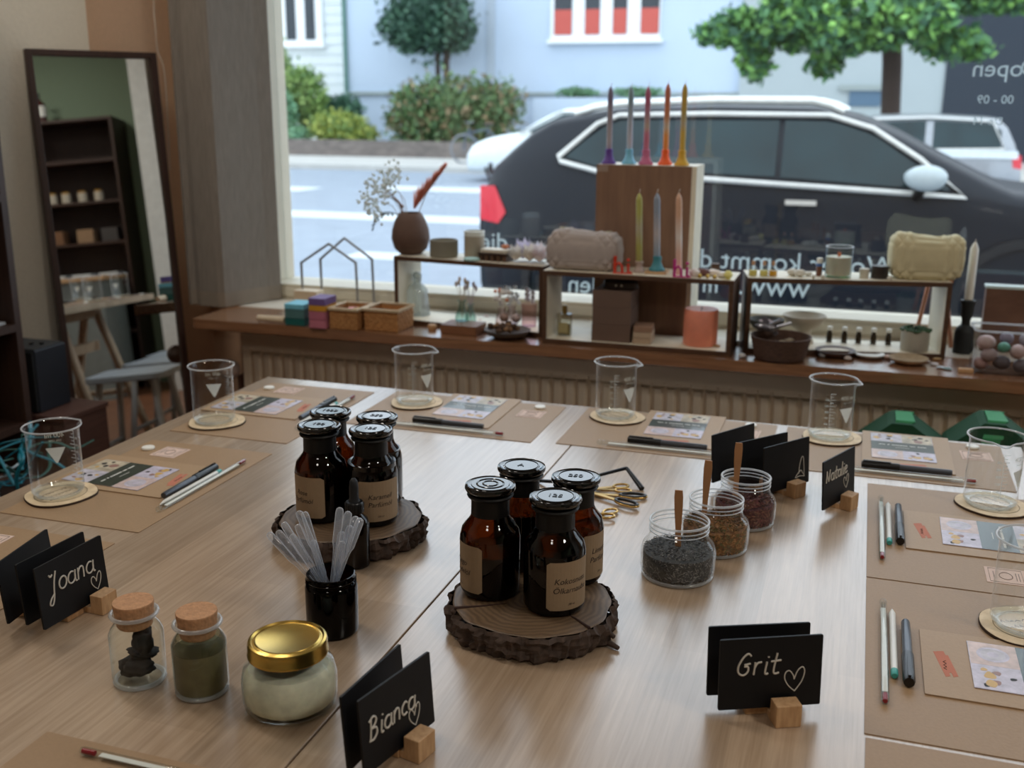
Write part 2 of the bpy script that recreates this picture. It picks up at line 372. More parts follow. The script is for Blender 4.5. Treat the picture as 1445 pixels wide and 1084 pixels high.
# ---------------------------------------------------------------- shelf unit at the left, low box, speaker
XS, YS, SD = -1.985, 2.105, .30
sh = thing('shelf_unit', 'dark walnut open shelf unit standing at the left edge beside the mirror', 'shelf', (XS-SD, 0, 0))
MB().box(0, SD, YS-.02, YS, 0, 1.9).build('side_panel', DARKWOOD, sh)
MB().box(0, SD, .9, .92, 0, 1.9).build('side_panel', DARKWOOD, sh)
MB().box(0, .008, .92, YS-.02, 0, 1.9).build('back_panel', DARKWOOD, sh)
shz = [.03, .545, .80, 1.12, 1.45, 1.88]
for z in shz: MB().box(.008, SD, .92, YS-.02, z-.018, z).build('shelf_board', DARKWOOD, sh)
p = aty(11, 443, YS-.15)
solo(MB().box(-.13, .13, -.17, .17, 0, .006), 'tray', mat('pale_tray', (196, 200, 205), .4), 'flat pale tray lying on the dark shelf above the basket', 'tray', (XS-.15, YS-.20, .801))
# woven basket on the shelf
BASK = wood('wicker_pale', (178, 150, 110), (218, 196, 158), (20, 20, 160), .7, bump=.5)
bk = thing('wicker_basket', 'small pale wicker basket on the dark shelf left of the black speaker', 'basket', (XS-.075, YS-.125, .5455))
m = MB(); prof = [(0, .003), (.050, .003), (.054, .0)]
for i in range(13): prof += [(.054+.0022*(i % 2)+.004*i/12, .004+i*.006)]
m.lathe(prof+[(.058, .08), (.053, .08), (.050, .006)], 32); m.build('basket_body', BASK, bk)
m = MB(); m.tube([(.056*math.cos(a*PI/12), .056*math.sin(a*PI/12), .082) for a in range(24)], .005, 8, closed=True); m.build('rim', BLOCKW, bk)
# low box in front of the mirror with a speaker on it
REDW = wood('reddish_wood', (70, 44, 36), (88, 58, 48), (40, 3, 40), .6)
lb = thing('low_cabinet', 'low reddish-brown cabinet box under the black speaker', 'cabinet', (-2.2, 2.127, 0))
MB().box(0, .294, 0, .165, 0, .54).build('carcass', REDW, lb, bevel=.002)
MB().box(-.004, .298, -.004, .169, .54, .552).build('top_board', REDW, lb)
sp = thing('speaker', 'black box speaker standing on the low brown cabinet beside the mirror', 'speaker', (-2.065, 2.195, .553))
MB().box(-.075, .075, -.052, .062, 0, .166).build('cabinet_shell', mat('navy_black_vinyl', (24, 29, 38), .5), sp, bevel=.003)
MB().box(-.072, .072, -.060, -.0525, .004, .162).build('front_grille', mat('speaker_cloth', (8, 8, 9), .9), sp)
MB().box(-.070, .070, -.048, .058, .1662, .1685).build('top_plate', mat('grey_top', (62, 64, 66), .55), sp)
m = MB(); m.cyl(.006, .1686, .174, 12, 0, T(.02, .0)); m.cyl(.006, .1686, .174, 12, 0, T(.045, .01)); m.build('control_knobs', BLACKP, sp)
# teal raffia bundle at the lower left, behind the table edge
rb = thing('raffia_bundle', 'tangled bundle of teal and white ribbon on a stool left of the table', 'ribbon', (0, 0, 0))
for nm, col, sd, n in (('teal_ribbon', (0, 110, 128), 3, 20), ('white_ribbon', (190, 205, 212), 9, 7), ('green_ribbon', (40, 92, 84), 15, 8)):
    random.seed(sd); m = MB()
    for k in range(n):
        c = at(random.uniform(-40, 34), random.uniform(645, 700), .56)
        q = [Vector((c.x, c.y, .53+random.uniform(0, .05)))]
        d = Vector((random.uniform(-1, 1), random.uniform(-1, 1), random.uniform(-.3, .6))).normalized()
        for j in range(4):
            d = (d+Vector((random.uniform(-.8, .8), random.uniform(-.8, .8), random.uniform(-.7, .7)))).normalized(); nx = q[-1]+d*.045
            nx.z = max(.52, min(.63, nx.z)); q.append(nx)
        m.tube([tuple(a) for a in spline(q, 4)], .0042, 5, flat=.4)
    m.build(nm, mat(nm, col, .45), rb)
c = at(-12, 700, .50)
st0 = thing('side_stool', 'round low stool under the teal ribbons', 'stool', (c.x, c.y, 0))
st0['label'] = 'low dark stool holding the teal ribbons at the left edge'
MB().cyl(.13, .485, .51, 28).build('seat', DARKWOOD, st0)
for k in range(4):
    a = PI/4+k*PI/2; MB().tube([(.09*math.cos(a), .09*math.sin(a), .485), (.11*math.cos(a), .11*math.sin(a), 0)], .013, 10).build('leg', DARKWOOD, st0)
# ---------------------------------------------------------------- parts of the room the mirror shows
sh2 = thing('tall_shelf', 'tall dark shelf unit against the green wall, seen in the mirror', 'shelf', (XR-.36, .45, 0))
MB().box(0, .35, 0, .02, 0, 2.02).build('side_panel', DARKWOOD, sh2); MB().box(0, .35, .68, .70, 0, 2.02).build('side_panel', DARKWOOD, sh2)
MB().box(.34, .35, .02, .68, 0, 2.02).build('back_panel', DARKWOOD, sh2)
for z in (.08, .45, .82, 1.12, 1.42, 1.72, 2.02): MB().box(0, .34, .02, .68, z-.02, z).build('shelf_board', DARKWOOD, sh2)
JW = mat('jar_ivory', (186, 176, 158), .5)
j0 = None
for i, (y, z) in enumerate([(.52, 1.42), (.62, 1.42), (.72, 1.42), (.84, 1.42), (.96, 1.42)]):
    lb_ = 'small ivory jar in the row on the upper board of the mirrored tall shelf'
    if not j0:
        j0 = thing('ivory_jar', lb_, 'jar', (XR-.27, y, z), 0, 'jars on the upper board of the mirrored shelf')
        MB().cyl(.034, 0, .07, 20).build('jar_body', JW, j0); MB().cyl(.030, .07, .085, 20).build('lid', mat('lid_gold', (176, 132, 60), .35, .6), j0)
    else: dup(j0, lb_, (XR-.27, y, z))
for i, (y, n) in enumerate([(.56, 'left'), (.75, 'middle'), (.95, 'right')]):
    solo(MB().box(-.08, .08, -.07, .07, 0, .07), 'white_box', mat('white_box', (215, 215, 212), .6), 'white storage box on the mirrored tall shelf, below the ivory jars', 'box', (XR-.2, y, .82), 0, 'white boxes on the mirrored shelf', bevel=.003)
for i, (y, c_) in enumerate([(.6, (120, 84, 56)), (.82, (150, 120, 90)), (1.0, (70, 66, 64))]):
    solo(MB().box(-.06, .06, -.06, .06, 0, .1), 'small_carton', mat('carton%d' % i, c_, .7), ['brown carton', 'tan carton', 'dark grey carton'][i]+' on the mirrored tall shelf between jars and white boxes', 'carton', (XR-.22, y, 1.12), 0, None, bevel=.003)
pb = thing('pump_bottle', 'white-labelled dark pump bottle on top of the tall shelf in the mirror', 'bottle', (XR-.2, .60, 2.02))
MB().lathe([(0, 0), (.04, 0), (.042, .01), (.042, .13), (.03, .155), (.014, .165), (.014, .18), (0, .18)], 24).build('bottle_body', mat('dark_red_bottle', (70, 26, 22), .25), pb)
MB().lathe([(.0425, .05), (.0425, .13)], 24).build('label', WHITE, pb)
m = MB(); m.cyl(.006, .18, .21, 10); m.cyl(.014, .21, .222, 12); m.tube([(0, 0, .216), (0, -.04, .216), (0, -.045, .208)], .005, 8); m.build('pump', BLACKP, pb)
cn = thing('sales_counter', 'grey sales counter with a light wooden top, seen low in the mirror', 'counter', (2.35, .0, 0))
MB().box(0, .5, -.9, 1.1, 0, .84).build('body', mat('counter_grey', (120, 126, 122), .5), cn); MB().box(-.03, .53, -.93, 1.13, .84, .87).build('worktop', BLOCKW, cn)
# added fill lamps on the ceiling, out of view, put in to brighten the room
for i, (x, y, pw_) in enumerate([(-1.0, 1.2, 4.5), (.5, 1.2, 3), (-1.95, 1.5, 13), (-.3, -.9, 8), (1.8, .3, 26)]):
    lm = thing('ceiling_lamp', 'added round fill lamp on the ceiling, out of the picture', 'lamp', (x, y, ZC-.06), 0, 'added fill lamps on the ceiling')
    MB().cyl(.22, .0, .06, 32).build('fill_housing', CEILM, lm)
    l = area('fill_light', (x, y, ZC-.075), .42, pw_, (1, .93, .84), shape='DISK')
area('window_portal', ((WX0+WX1)/2, 2.99, (WZ0+WZ1)/2), WX1-WX0, 1, (1, 1, 1), (R(-90), 0, 0), True, WZ1-WZ0)
# ================================================================ STREET
ZS = -.2
ASPH = mat('asphalt', (140, 150, 162), .6, noise=.08, scale=3); PAVE = mat('paving', (186, 184, 178), .8, noise=.06, scale=4)
YK = 23.0
struct(MB().box(-45, 40, 3.12, 4.6, ZS-.3, -.06), 'floor_sidewalk', PAVE)
struct(MB().box(-45, 40, 4.6, YK, ZS-.3, ZS), 'floor_road', ASPH)
struct(MB().box(-45, 40, YK, 40, ZS-.3, ZS+.12), 'floor_far_sidewalk', PAVE)
RL = mat('road_paint', (206, 212, 214), .6)
def strip(px0, px1, py0, py1):
    a, b = at(px0, (py0+py1)/2, ZS), at(px1, (py0+py1)/2, ZS); y0, y1 = at(px0, py1, ZS).y, at(px0, py0, ZS).y
    return MB().box(a.x, b.x, y0, max(y1, y0+.12), ZS, ZS+.006)
g_ = 'white lines painted on the road'
solo(strip(330, 462, 261, 267), 'road_marking', RL, 'short white dash on the far road lane left of the parked cars', 'road marking')
solo(strip(540, 900, 262, 268), 'road_marking', RL, 'white dash on the far lane behind the dried flowers', 'road marking')
solo(strip(200, 900, 289, 297), 'road_marking', RL, 'long continuous white line across the road', 'road marking')
solo(strip(497, 760, 355, 364), 'road_marking', RL, 'near white line on the road behind the round brown vase', 'road marking')
# ---------------------------------------------------------------- building across the street
FAC = mat('pale_blue_render', (190, 205, 222), .9, noise=.015, scale=2); FAC2 = mat('white_clapboard', (222, 228, 228), .8)
SHADEF = mat('tree_shade_render', (168, 178, 180), .9, noise=.02, scale=2); PLI = mat('plinth_stone', (150, 160, 158), .8)
YF = 31.0
fx = lambda px, py=60, y=None: aty(px, py, y or YF).x
fz = lambda px, py, y=None: aty(px, py, y or YF).z
bld = thing('apartment_house', 'pale blue rendered house across the street', 'building', (0, YF, 0))
MB().box(fx(488), fx(1048), 0, 6, ZS, 9).build('facade', FAC, bld)
MB().box(fx(1048), fx(1338), -.25, 6, ZS, 9).build('side_facade', SHADEF, bld)  # same house front, greyer: shade under the tree put into the colour
m = MB().box(-22, fx(488), .5, 6, ZS, 9)
for i in range(40): m.box(-22, fx(488), .46, .5, ZS+.3*i, ZS+.3*i+.26)
m.build('clapboard_wall', FAC2, bld)
MB().box(fx(1338), 16, -.3, 6, ZS, 9).build('garage_front', mat('navy_cladding', (32, 44, 57), .7), bld)
z = fz(760, 130); MB().box(fx(488), fx(1048), -.12, 0, z-.10, z).build('plinth_ledge', PLI, bld)
MB().box(fx(770, 140), fx(960, 140), -1.25, -.1, ZS, fz(860, 138, YF-.85)).build('planter_ledge', FAC, bld)
MB().box(fx(688), fx(700), -.06, 0, ZS, 9).build('corner_shade', mat('corner_shade_grey', (176, 188, 200), .9), bld)  # grey strip put in for the shading at a slight wall corner
m = MB().tube([(fx(488), -.06, ZS), (fx(488), -.06, 9)], .07, 10); m.build('drainpipe', mat('drain_green', (90, 128, 118), .5), bld)
GL = mat('dark_window', (34, 44, 52), .08, noise=.2, scale=2); FRW = mat('white_frame', (236, 240, 242), .5); RED = mat('red_blind', (196, 92, 82), .8)
def fwin(px0, px1, pyb, panes, h=1.9, y=0.0, blind=None, nm='window'):
    x0, x1, z0 = fx(px0), fx(px1), fz((px0+px1)/2, pyb)
    wn = MB().box(x0, x1, y-.10, y-.01, z0, z0+h).box(x0-.08, x1+.08, y-.2, y-.0, z0-.1, z0).build(nm, FRW, bld)
    for a, b in panes:
        MB().box(fx(a), fx(b), y-.115, y-.101, z0+.14, z0+h-.1).build('pane', GL, wn)
        if blind: MB().box(fx(a)+.01, fx(b)-.01, y-.13, y-.116, z0+.14, z0+.14+blind).build('blind', RED, wn)
fwin(778, 932, 56, [(783, 808), (826, 847), (865, 885), (904, 930)], 2.6, 0, .68)
fwin(385, 448, 62, [(397, 411), (424, 438)], 2.6, .45)
MB().box(fx(1205), fx(1250), -.30, -.24, fz(1225, 150), fz(1225, 128)).build('cellar_window', mat('cellar_blue', (84, 110, 132), .3), bld)
MB().box(fx(1190), fx(1262), -.36, -.25, fz(1225, 128), fz(1225, 120)).build('door_canopy', PLI, bld)
# low garden wall
YWL = at(430, 219, ZS+.12).y
lw = MB(); zt = aty(430, 197, YWL).z
lw.box(-24, fx(662, 200, YWL), YWL, YWL+.3, ZS+.12, zt); 
solo(lw, 'garden_wall', wood('garden_wall_stone', (96, 90, 86), (130, 120, 114), (1.2, 1.2, 3), .9), 'low grey garden wall in front of the bushes across the street', 'wall')
# ---------------------------------------------------------------- foliage
def leaves(m, blobs, n, size, nm=3, seed=1, lop=.6):
    rn = random.Random(seed); tot = sum(b[3]*b[4]*b[5] for b in blobs)
    for (cx, cyy, cz, rx, ry, rz) in blobs:
        for k in range(int(n*rx*ry*rz/tot)+1):
            while True:
                a = [rn.uniform(-1, 1) for _ in range(3)]; q = sum(v*v for v in a)
                if .25 < q < 1: break
            g_ = 1+(rn.random() < .3)*rn.uniform(0, .38); c = Vector((cx+a[0]*rx*g_, cyy+a[1]*ry*g_, cz+a[2]*rz*g_)); s = size*rn.uniform(.6, 1.3)
            u = Vector([rn.gauss(0, 1) for _ in range(3)]).normalized(); v = u.cross(Vector([rn.gauss(0, 1) for _ in range(3)])).normalized()
            m.add([c-u*s, c+v*s*lop, c+u*s, c-v*s*lop], [(0, 1, 2, 3)], rn.randrange(nm))
    return m
def lm(name, cols): return [mat('%s_%d' % (name, i), c, .6, noise=.25, scale=1.5) for i, c in enumerate(cols)]
def bl(px, py, y, rxp, rzp, ry=None):
    p = aty(px, py, y); s = mpp(p); return (p.x, p.y, p.z, rxp*s, ry or min(rxp*s*.8, .75), rzp*s)
def plant(name, label, cat, y, blobs, cols, n, size, trunk=None, seed=1, core=True):
    p = aty(blobs[0][0], blobs[0][1], y); t = thing(name, label, cat, (p.x, y, ZS+.1))
    B = []
    for b in blobs: q = bl(b[0], b[1], y+(b[4] if len(b) > 4 else 0), b[2], b[3]); B.append((q[0]-p.x, q[1]-y, q[2]-ZS-.1, *q[3:]))
    ms = lm(name+str(seed), cols); m = leaves(MB(), B, n, size, len(ms), seed)
    if core:
        for b in B: m.ball(b[:3], (b[3]*.52, b[4]*.52, b[5]*.52), 12, 8, 0, amp=.1, fr=4, sd=seed)
    m.build('foliage', ms, t)
    for tr in trunk or []:
        a = [aty(q[0], q[1], y) for q in tr[0]]; MB().tube([(q.x-p.x, 0, q.z-ZS-.1) for q in a]+[(a[-1].x-p.x, 0, 0)], tr[1], 10).build('trunk', mat('bark', (62, 50, 44), .9, noise=.2, scale=10), t)
    return t
plant('topiary_tree', 'round clipped dark green tree above the flowering shrub', 'tree', YWL+2.9, [(603, 18, 64, 58), (570, 40, 38, 30), (640, 44, 34, 30)], [(58, 92, 74), (76, 112, 88), (44, 74, 62)], 5200, .09, [([(618, 60), (618, 105)], .07), ([(630, 60), (630, 105)], .09)], 2)
plant('flowering_shrub', 'broad green shrub with reddish tips below the round tree', 'shrub', YWL+1.3, [(640, 155, 88, 48), (590, 165, 46, 46), (700, 148, 40, 34), (640, 185, 92, 28)], [(92, 118, 74), (70, 100, 62), (134, 116, 84), (104, 132, 80)], 6500, .085, None, 3)
plant('yellow_green_bush', 'yellow-green bush by the left clapboard wall', 'bush', YWL+1.9, [(428, 140, 34, 42), (400, 120, 16, 50)], [(120, 150, 76), (146, 172, 96), (92, 126, 70)], 3200, .08, None, 4)
plant('low_yellow_bush', 'low yellow flowering bush above the garden wall', 'bush', YWL+1.0, [(480, 182, 42, 24), (510, 190, 26, 14)], [(150, 164, 74), (174, 182, 92), (110, 138, 72)], 3000, .07, [([(482, 195)], .04)], 5)
plant('dark_green_bush', 'dark green bush behind the low yellow bush', 'bush', YWL+2.9, [(488, 158, 24, 22), (462, 160, 20, 24)], [(72, 112, 86), (60, 96, 76)], 1800, .08, [([(486, 165)], .05)], 6)
plant('pale_green_bush', 'pale green bush at the left edge of the window', 'bush', YWL+1.0, [(395, 165, 22, 36), (422, 190, 22, 10)], [(130, 172, 132), (104, 150, 116)], 2000, .08, None, 7)
plant('street_tree', 'broad-leaved street tree with bright green crown at the upper right', 'tree', 20.0,
      [(1055, 42, 62, 26), (1010, 48, 34, 14), (1065, 88, 26, 24), (1140, 10, 62, 32, -1), (1215, 48, 64, 24, -1), (1165, 88, 26, 22), (1275, 20, 62, 36, -1.5), (1340, 62, 48, 22, -1), (1375, 70, 30, 14, -1), (1320, 0, 60, 26), (1130, 60, 34, 14), (1240, -40, 150, 34), (1420, -10, 60, 26, -1)],
      [(112, 160, 84), (84, 132, 80), (58, 98, 72), (134, 182, 92), (72, 116, 78)], 12000, .10, [([(1258, 20), (1259, 90), (1256, 170)], .17)], 8)
for i, (a, b) in enumerate([(790, 845), (868, 935)]):
    plant('ledge_plant', 'low green plants on the ledge behind the parked car, %s clump' % ('left' if not i else 'right'), 'plant', 30.15, [((a+b)/2, 130, (b-a)/2, 6)], [(90, 132, 98), (110, 150, 110)], 500, .07, None, 11+i, False)
# ---------------------------------------------------------------- bicycle
by = 24.6; c0 = aty(655, 204, by); bc = thing('bicycle', 'parked bicycle in front of the shrub, front wheel to the left', 'bicycle', (c0.x, by, ZS+.12))
TY = mat('tyre_grey', (120, 124, 130), .7); rr = .34
for i, x in enumerate((0, 1.05)):
    m = MB(); m.tube([(x+rr*math.cos(k*PI/14), 0, rr+rr*math.sin(k*PI/14)) for k in range(28)], .028, 8, closed=True)
    for k in range(14): m.tube([(x, 0, rr), (x+rr*math.cos(k*PI/7), 0, rr+rr*math.sin(k*PI/7))], .004, 4)
    m.build('wheel', TY, bc)
m = MB()
for a, b in (((.05, .75), (0, .34)), ((.12, .72), (.55, .32)), ((.14, .85), (.12, .72)), ((.12, .72), (.62, .82)), ((.55, .32), (.62, .85)), ((.55, .32), (1.05, .34)), ((.62, .8), (1.05, .34))): m.tube([(a[0], 0, a[1]), (b[0], 0, b[1])], .025, 8)
m.build('frame', mat('bike_frame', (70, 82, 98), .4), bc)
MB().ball((.62, 0, .92), (.13, .07, .04)).build('saddle', BLACKP, bc); MB().tube([(.14, -.25, .98), (.10, 0, .95), (.14, .25, .98)], .018, 8).build('handlebar', TY, bc)
# ---------------------------------------------------------------- cars
def interp(pts, x):
    if x <= pts[0][0]: return pts[0][1]
    for (a, b), (c, d) in zip(pts, pts[1:]):
        if x <= c: return b+(d-b)*(x-a)/(c-a)
    return pts[-1][1]
def car(name, label, loc, rotz, Lc, top, belt, hw, paint, wheels, wr, glasses, rails=None, chrome=None, tail=None, extra=None):
    t = thing(name, label, 'car', loc, rotz); xs = sorted(set([Lc*i/34 for i in range(35)]+[.03, Lc-.03]))
    def wd(x):
        e = min(x, Lc-x)/Lc; return hw*(1-.16*max(0, 1-e/.09)**2)
    def side(x, z):
        zb = interp(belt, x); w_ = wd(x)
        if z <= zb: return w_*(.985+.015*math.sin(PI*z/zb))
        return w_*.975-(z-zb)*.34
    m = MB(); rows = []
    for x in xs:
        zt, zb = interp(top, x), interp(belt, x); zb = min(zb, zt-.03); w_ = wd(x)
        s = [(0, .2), (w_*.9, .2), (w_*.98, .3), (w_, .5), (w_, .75*zb+.1), (w_*.975, zb)]
        e = w_*.975-(zt-.05-zb)*.34 if zt-zb > .08 else w_*.93
        s += [(e, zt-.05 if zt-zb > .08 else zt-.015), (e-.07, zt-.008), (e*.5, zt+.012), (0, zt+.018)]
        rows.append([(x, -a, b) for a, b in s]+[(x, a, b) for a, b in s[::-1][1:-1]])
    n = len(rows[0]); vs = [p for r in rows for p in r]; fs = []
    for i in range(len(rows)-1):
        for k in range(n): k2 = (k+1) % n; fs.append((i*n+k, i*n+k2, (i+1)*n+k2, (i+1)*n+k))
    m.add(vs, fs+[tuple(range(n)), tuple(range((len(rows)-1)*n, len(rows)*n))[::-1]], 0, True)
    m.build('body', paint, t)
    DG = mat('car_glass', (24, 46, 50), .12, noise=.35, scale=3, spec=.35); CH = mat('chrome_trim', (214, 214, 208), .35, .5)
    for gp in glasses:
        for sgn in (-1, 1):
            mm_ = MB(); tp, bt = gp; xs_ = sorted(set([tp[0][0]+(tp[-1][0]-tp[0][0])*i/12 for i in range(13)]))
            vv = []
            for x in xs_:
                for z in (interp(bt, x), interp(tp, x)): vv.append((x, sgn*(side(x, z)+.012), z))
            mm_.add(vv, [(2*i, 2*i+2, 2*i+3, 2*i+1) if sgn < 0 else (2*i, 2*i+1, 2*i+3, 2*i+2) for i in range(len(xs_)-1)]); mm_.build('side_window', DG, t)
    if chrome:
        for sgn in (-1, 1): MB().tube([(x, sgn*(side(x, z)+.016), z) for x, z in chrome], .019, 6, closed=True).build('window_trim', CH, t)
    if rails:
        for sgn in (-1, 1): MB().tube([(x, sgn*(hw-.27), z) for x, z in rails], .026, 8).build('roof_rail', mat('rail_silver', (232, 236, 232), .3, .3), t)
    WH = mat('alloy', (160, 164, 166), .35, .7); TR = mat('car_tyre', (26, 27, 30), .85)
    for x in wheels:
        for sgn in (-1, 1):
            Mw = T(x, sgn*(hw-.13), wr, rx=PI/2)
            w1 = MB(); w1.lathe([(wr*.66, -.12), (wr*.93, -.12), (wr, -.08), (wr, .08), (wr*.93, .12), (wr*.66, .12)], 28, 0, Mw).build('tyre', TR, t)
            w2 = MB(); w2.lathe([(0, -.02), (wr*.66, -.02)], 28, 0, Mw)
            for k in range(5): a = 2*PI*k/5; w2.tube([(0, 0, -sgn*-.125), (wr*.64*math.cos(a), wr*.64*math.sin(a), -sgn*-.115)], .035, 6, 1, T(x, sgn*(hw-.13), wr) @ Matrix.Rotation(PI/2, 4, 'X'))
            w2.build('rim', [TR, WH], t)
            ar = MB(); ar.lathe([(wr+.015, 0), (wr+.07, 0), (wr+.07, .02), (wr+.015, .02)], 28, 0, T(x, sgn*(hw+.002) if sgn < 0 else hw-.018, wr, rx=PI/2)); ar.build('wheel_arch', TR, t)
    if tail:
        for sgn in (-1, 1):
            m = MB(); tp = [(x, sgn*(side(x, z)+.01), z) for x, z in tail]; m.add(tp+[(x, y-sgn*.05, z) for x, y, z in tp], [tuple(range(len(tp)))]+[(i, (i+1) % len(tp), len(tp)+(i+1) % len(tp), len(tp)+i) for i in range(len(tp))]); m.build('tail_light', mat('tail_red', (205, 34, 52), .2, emit=((200, 20, 40), .15)), t)
    if extra: extra(t, side)
    return t
P0 = aty(667, 300, 7.0)
q = lambda *pts: [((aty(a, b, 7.0).x-P0.x), aty(a, b, 7.0).z-ZS) for a, b in pts]
top = q((667, 258), (692, 232), (752, 178), (775, 167), (860, 154), (1000, 150), (1150, 153), (1205, 163), (1260, 184), (1330, 222), (1420, 268), (1445, 277))
top = [(0, top[0][1]-.1)]+top[1:]+[(4.0, .99), (4.35, .9), (4.5, .72)]
belt = q((690, 236), (790, 235), (850, 247), (985, 251), (1355, 279)); belt = belt+[(4.3, .82), (4.5, .66)]
g1 = (q((797, 221), (838, 184), (870, 170), (1098, 170)), q((797, 222), (850, 238), (1098, 250)))
g2 = (q((1106, 170), (1175, 172), (1235, 192), (1340, 266)), q((1106, 251), (1340, 270)))
chrome = q((786, 221), (838, 175), (868, 163), (1000, 161), (1170, 163), (1232, 182), (1300, 226), (1362, 279), (1250, 271), (985, 252), (850, 244), (790, 228))
def suv_extra(t, side):
    hwv = .92
    x, z = q((1305, 250))[0]
    m = MB(); m.ball((x, -hwv-.10, z), (.125, .08, .078), amp=.03); m.build('wing_mirror', mat('mirror_cap_grey', (178, 190, 192), .3), t)
    MB().tube([(x-.02, -hwv-.06, z-.07), (x-.04, -hwv+.06, z-.14)], .035, 8).build('mirror_foot', BLACKP, t)
    for px in (1130, 1395-260):
        a = q((px, 286))[0]; MB().cbox((a[0], -side(*a)-.02, a[1]), (.19, .02, .03)).build('door_handle', mat('chrome_trim', (214, 214, 208), .35, .5), t); break
    for px, z0, z1 in ((1102, .45, .93),): 
        a = q((px, 260))[0]; MB().cbox((a[0], -side(a[0], .7)-.001, .68), (.008, .006, .5)).build('door_gap', BLACKP, t)
    a, b = q((690, 260))[0], 0
car('parked_suv', 'dark navy estate SUV parked outside the window with silver roof rails', (P0.x, 7.0+.92, ZS), 0, 4.5, top, belt, .92, mat('navy_metallic', (9, 19, 30), .45, 0, coat=.04, spec=.3), (.78, 3.55), .35, [g1, g2],
    q((797, 161), (825, 152), (865, 146), (1000, 141), (1145, 142), (1170, 148), (1190, 158)), chrome, q((668, 264), (694, 263), (712, 300), (700, 316), (669, 312)), suv_extra)
# generic hatchback profile
gt = [(0, .75), (.1, .95), (.35, 1.3), (.6, 1.42), (1.4, 1.47), (2.1, 1.44), (2.45, 1.3), (3.0, .98), (3.6, .88), (3.95, .75), (4.1, .55)]
gb = [(0, .85), (.3, .93), (3.0, .9), (4.1, .6)]
gg = [([(.5, 1.22), (.7, 1.33), (1.35, 1.36)], [(.5, 1.0), (1.35, .98)]), ([(1.45, 1.36), (2.1, 1.34), (2.75, 1.02)], [(1.45, .98), (2.75, .97)])]
gc = [(.42, 1.0), (.62, 1.34), (1.4, 1.40), (2.15, 1.38), (2.95, .97), (1.5, .95)]
yc = 21.3; xf = aty(656, 210, yc-.85).x
car('white_car', 'white car parked across the street, its bonnet left of the dark SUV', (xf+4.1, yc, ZS), PI, 4.1, gt, gb, .87, mat('white_paint', (226, 234, 234), .25, coat=.6), (.8, 3.3), .32, gg, None, gc)
yc = 16.6; xr = aty(1447, 210, yc-.85).x
gt2 = [(0, .7), (.06, .95), (.2, 1.25), (.35, 1.38), (1.2, 1.42), (1.9, 1.40), (2.3, 1.25), (2.75, .98), (3.4, .9), (3.75, .75), (3.85, .5)]
gg2 = [([(.3, 1.22), (.45, 1.31), (1.15, 1.34)], [(.3, 1.0), (1.15, .98)]), ([(1.25, 1.34), (1.95, 1.31), (2.45, 1.04)], [(1.25, .98), (2.45, .97)])]
def mini_extra(t, side):
    for sgn in (-1, 1): MB().box(.08, 2.6, sgn*.875-.012, sgn*.875+.012, .86, .96).build('side_stripe', mat('white_paint', (226, 234, 234), .25, coat=.6), t)
car('silver_hatchback', 'silver-grey small hatchback parked across the street at the right edge', (xr, yc, ZS), PI, 3.85, gt2, gb, .86, mat('silver_paint', (150, 154, 158), .3, .4, coat=.5), (.62, 3.1), .31, gg2, None, gc and [(.25, .98), (.42, 1.34), (1.2, 1.38), (2.0, 1.35), (2.6, .97), (1.5, .95)], [(.0, .72), (.12, .74), (.14, .9), (.02, .9)], mini_extra)
# ================================================================ TABLES
TX0, TXS, TX1, TY0, TY1 = -1.225, -.4605, .304, .46, 2.004
TOPM = OAK; EDGE = wood('oak_edge', (176, 146, 112), (206, 178, 142), (4, 4, 60), .5)
def table(x0, x1, label):
    t = thing('work_table', label, 'table', (x0, TY0, 0)); w, d = x1-x0, TY1-TY0
    m = MB(); m.box(0, w, 0, d, .722, .75); m.build('tabletop', TOPM, t, bevel=.0012); return t
table(TX0, TXS-.001, 'left oak-coloured work table carrying the amber bottles and dark sign cards')
table(TXS+.001, TX1, 'right oak-coloured work table carrying the herb jars and scissors')
LEGW = wood('trestle_wood', (176, 146, 116), (206, 178, 148), (40, 40, 4), .6)
def trestle(x, y, label):
    t = thing('trestle', label, 'trestle', (x, y, 0), 0, 'trestles under the two work tables')
    MB().box(-.33, .33, -.03, .03, .66, .7215).build('top_beam', LEGW, t, bevel=.003)
    for sx in (-1, 1):
        for sy in (-1, 1):
            m = MB(); a = Vector((sx*.26, sy*.03, .68)); b = Vector((sx*.33, sy*.20, 0)); m.tube([tuple(a), tuple(b)], .021, 4); m.build('leg', LEGW, t)
        m = MB(); m.tube([(sx*.30, -.125, .28), (sx*.30, .125, .28)], .013, 8); m.build('rung', LEGW, t)
    MB().box(-.29, .29, -.012, .012, .50, .545).build('cross_bar', LEGW, t); return t
t0 = trestle(-.84, 1.72, 'wooden trestle under the left table near the window')
dup(t0, 'wooden trestle under the left table near the camera', (-.84, .75, 0)); dup(t0, 'wooden trestle under the right table near the window', (-.08, 1.72, 0)); dup(t0, 'wooden trestle under the right table near the camera', (-.08, .75, 0))
STOOLM = mat('stool_grey_blue', (176, 188, 200), .4, noise=.04)
def stool(x, y, label):
    t = thing('stool', label, 'stool', (x, y, 0), 0, 'pale stools between table and radiator')
    MB().prism(rrect(.33, .30, .05), .455, .478).build('seat', STOOLM, t, bevel=.004)
    for sx in (-1, 1):
        for sy in (-1, 1): MB().tube([(sx*.12, sy*.10, .455), (sx*.17, sy*.15, 0)], .013, 10).build('leg', mat('stool_leg', (196, 202, 208), .4), t)
    for sy in (-1, 1): MB().tube([(-.147, sy*.127, .2), (.147, sy*.127, .2)], .009, 8).build('stretcher', STOOLM, t)
    return t
s0 = stool(-.98, 2.24, 'pale grey-blue stool at the window end, nearest the mirror')
